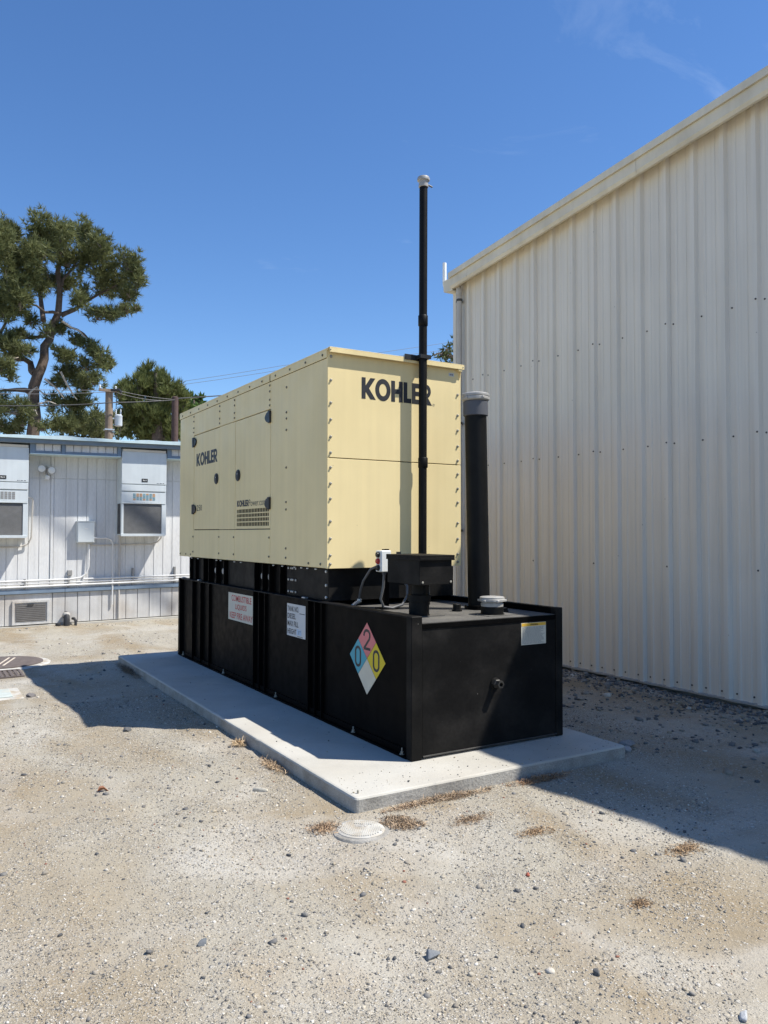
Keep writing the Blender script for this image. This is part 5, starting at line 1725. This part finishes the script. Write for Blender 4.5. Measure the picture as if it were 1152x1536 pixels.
# leafy tree at the generator's far corner
TD3 = 50.0
S3 = TD3 / (1172.0 * 0.857)
b3 = pt(292, 660, TD3)
lt_ = new_thing('leafy_tree', (b3[0], b3[1], -0.2), 'bright green leafy tree peeping above the far corner of the generator', 'tree')
limb(lt_, [(b3[0], b3[1], -0.3), pt(292, 640, TD3), pt(290, 600, TD3)], 0.35, 0.08, 'trunk')
clumps = [(pt(u, v, TD3 + random.uniform(-1, 1)), (ru * S3, ru * S3 * 1.2, rv_ * S3)) for u, v, ru, rv_ in
          ((272, 588, 9, 10), (284, 598, 10, 10), (297, 601, 8, 8), (290, 620, 16, 18), (275, 610, 10, 14), (300, 625, 12, 16), (285, 650, 20, 20), (310, 640, 14, 20))]
foliage('crown', lt_, clumps, 110, 0.36, (0.035, 0.065, 0.016), (0.12, 0.19, 0.05), up=0.2, nbl=7, wid=0.32, seed=8)

# shrubs between, low behind the roof
TD4 = 40.0
S4 = TD4 / (1172.0 * 0.857)
b4 = pt(150, 660, TD4)
sh_ = new_thing('scrub_oak', (b4[0], b4[1], -0.2), 'low olive-green tree behind the utility pole above the portable roof', 'tree')
limb(sh_, [(b4[0], b4[1], -0.3), pt(150, 650, TD4), pt(146, 625, TD4)], 0.3, 0.06, 'trunk')
clumps = [(pt(u, v, TD4 + random.uniform(-1.5, 1.5)), (ru * S4, ru * S4 * 1.2, rv_ * S4)) for u, v, ru, rv_ in
          ((146, 622, 8, 10), (156, 632, 12, 12), (138, 640, 14, 12), (165, 650, 16, 14), (140, 655, 20, 12), (110, 652, 20, 14), (176, 640, 8, 14))]
foliage('crown', sh_, clumps, 130, 0.34, (0.040, 0.046, 0.020), (0.15, 0.16, 0.065), up=0.5, nbl=8, wid=0.13, seed=9)

# tree behind the metal building corner
TD5 = 30.0
S5 = TD5 / (1172.0 * 0.857)
b5 = pt(690, 660, TD5)
rt = new_thing('evergreen_tree', (b5[0], b5[1], -0.2), 'olive-green tree top showing between generator and metal building', 'tree')
limb(rt, [(b5[0], b5[1], -0.3), pt(700, 600, TD5), pt(702, 530, TD5)], 0.35, 0.08, 'trunk')
limb(rt, [pt(702, 560, TD5), pt(680, 535, TD5), pt(655, 530, TD5)], 0.09, 0.03)
clumps = [(pt(u, v, TD5 + random.uniform(-1, 1)), (ru * S5, ru * S5 * 1.1, rv_ * S5)) for u, v, ru, rv_ in
          ((680, 513, 10, 10), (672, 521, 9, 7), (684, 530, 12, 10), (664, 533, 12, 6), (652, 531, 8, 5), (700, 520, 14, 16), (676, 545, 18, 8), (700, 545, 18, 14), (720, 530, 16, 18))]
foliage('crown', rt, clumps, 150, 0.26, (0.035, 0.046, 0.020), (0.13, 0.15, 0.06), up=0.3, nbl=7, wid=0.16, seed=10)

# ------------------------------------------------------------------ utility pole, post, wires
PD = 30.0
pp = pt(163, 660, PD)
ptop = pt(163, 584, PD)
up_ = new_thing('utility_pole', (pp[0], pp[1], -0.2), 'weathered wooden utility pole with crossarm and grey transformer', 'utility pole')
MB().tube([(pp[0], pp[1], -0.3), (pp[0], pp[1], ptop[2])], [0.17, 0.135], 12).build('pole', 'pole_wood', up_, smooth=True)
MB().box(pp[0] - 0.40, pp[0] + 0.25, pp[1] - 0.20, pp[1] - 0.12, ptop[2] - 0.12, ptop[2] - 0.02).build('crossarm', 'pole_wood', up_)
for dx_ in (-0.36, 0.20):
    MB().lathe([(0.02, 0), (0.045, 0.03), (0.03, 0.06), (0.045, 0.09), (0.02, 0.13)], (pp[0] + dx_, pp[1] - 0.16, ptop[2] - 0.02), 'z', 10).build('insulator', 'transformer', up_, smooth=True)
tr_c = pt(175, 641, PD)
tcx, tcy = pp[0] + 0.33, pp[1] - 0.05
tz = tr_c[2] + 0.04
tf = MB().lathe([(0.10, 0.0), (0.135, 0.01), (0.14, 0.04), (0.14, 0.36), (0.145, 0.37), (0.145, 0.39), (0.09, 0.43), (0.03, 0.44)], (tcx, tcy, tz), 'z', 18).build('transformer', 'transformer', up_, smooth=True)
for dx_ in (-0.09, 0.08):
    MB().lathe([(0.018, 0.40), (0.035, 0.44), (0.02, 0.47), (0.035, 0.51), (0.02, 0.54), (0.030, 0.58), (0.012, 0.64)], (tcx + dx_, tcy, tz), 'z', 10).build('bushing', 'transformer', tf, smooth=True)
MB().box(pp[0] + 0.12, tcx - 0.12, tcy - 0.03, tcy + 0.03, tz + 0.25, tz + 0.30).build('bracket', 'transformer', up_)
MB().tube([(pp[0] + 0.22, pp[1] - 0.1, ptop[2] - 0.05), (pp[0] + 0.25, pp[1] - 0.12, ptop[2] - 0.25), (tcx - 0.09, tcy, tz + 0.64)], 0.015, 6).build('lead_wire', 'wire', up_)
MB().box(pp[0] - 0.17, pp[0] + 0.17, pp[1] - 0.17, pp[1] + 0.12, tz - 0.18, tz - 0.13).build('pole_band', 'galvanised', up_)
MB().tube([(pp[0] + 0.02, pp[1] - 0.16, ptop[2] - 0.05), (pp[0] + 0.30, pp[1] - 0.25, ptop[2] - 0.02), (pp[0] + 0.38, pp[1] - 0.3, ptop[2] - 0.14)], 0.05, 8).build('cutout', 'black_plastic', up_, smooth=True)

PQ = 30.5
p2b, p2t = pt(262, 662, PQ), pt(262, 596, PQ)
ps = new_thing('wooden_post', (p2b[0], p2b[1], -0.2), 'dark brown wooden post rising behind the portable roof next to the generator', 'post')
MB().tube([(p2b[0], p2b[1], -0.3), (p2b[0], p2b[1], p2t[2])], [0.15, 0.13], 12).build('pole', 'post_brown', ps, smooth=True)
MB().lathe([(0.12, 0.0), (0.09, 0.03), (0.02, 0.04)], (p2b[0], p2b[1], p2t[2]), 'z', 12).build('pole_cap', 'post_brown', ps, smooth=True)


def wire(pts, r, label, m='wire', sag=0.0):
    P_ = []
    for a, b in zip(pts[:-1], pts[1:]):
        a, b = np.array(a), np.array(b)
        for k in range(10):
            t = k / 10
            p = a * (1 - t) + b * t
            P_.append((p[0], p[1], p[2] - sag * 4 * t * (1 - t)))
    P_.append(tuple(pts[-1]))
    o0 = P_[0]
    o = MB().tube(P_, r * (0.7 if r < 0.05 else 1.0), 5).build('overhead_wire', m, loc=o0)
    tag(o, label, 'wire', 'overhead wires')
    return o


wire([pt(-60, 608, PD - 0.4), pt(80, 608, PD - 0.4), pt(163, 604, PD - 0.4), pt(262, 600, PQ - 0.3)], 0.030, 'thick black cable crossing in front of the pine trunk', sag=0.02)
wire([pt(262, 598, PQ), pt(420, 586, PQ + 6)], 0.035, 'thick black cable from the brown post behind the generator', sag=0.02)
wire([pt(-60, 580, PD), pt(163, 585, PD)], 0.014, 'thin wire reaching the pole crossarm from the left', 'wire_pale', sag=0.05)
wire([pt(-60, 589, PD + 0.2), pt(163, 588, PD + 0.2)], 0.014, 'lower thin wire reaching the pole from the left', 'wire_pale', sag=0.06)
wire([pt(170, 584, PD), pt(262, 599, PQ + 0.2)], 0.014, 'upper thin wire from the pole down to the brown post', 'wire_pale', sag=0.06)
wire([pt(170, 587, PD), pt(262, 600.5, PQ + 0.2)], 0.014, 'lower thin wire from the pole down to the brown post', 'wire_pale', sag=0.12)
wire([pt(175, 585, 70), pt(420, 549, 66), pt(760, 500, 62)], 0.024, 'faint upper wire crossing the sky above the generator', 'wire_pale', sag=0.1)
wire([pt(175, 589, 70), pt(420, 555, 66), pt(760, 512, 62)], 0.024, 'faint lower wire crossing the sky above the generator', 'wire_pale', sag=0.1)
# service cable high overhead, out of the picture: its shadow crosses the portable building
sv = np.array((0.515, -0.40, 1.0))
A = np.array((3.66, 16.66, 2.46)) + sv * 13
B = np.array((4.60, 16.66, 1.72)) + sv * 13
dAB = B - A
wire([tuple(A - dAB * 4), tuple(A), tuple(B), tuple(B + dAB * 0.9)], 0.052, 'bundled service cable high above the portable building')

for o in bpy.data.objects:
    if '_org' in o:
        del o['_org']
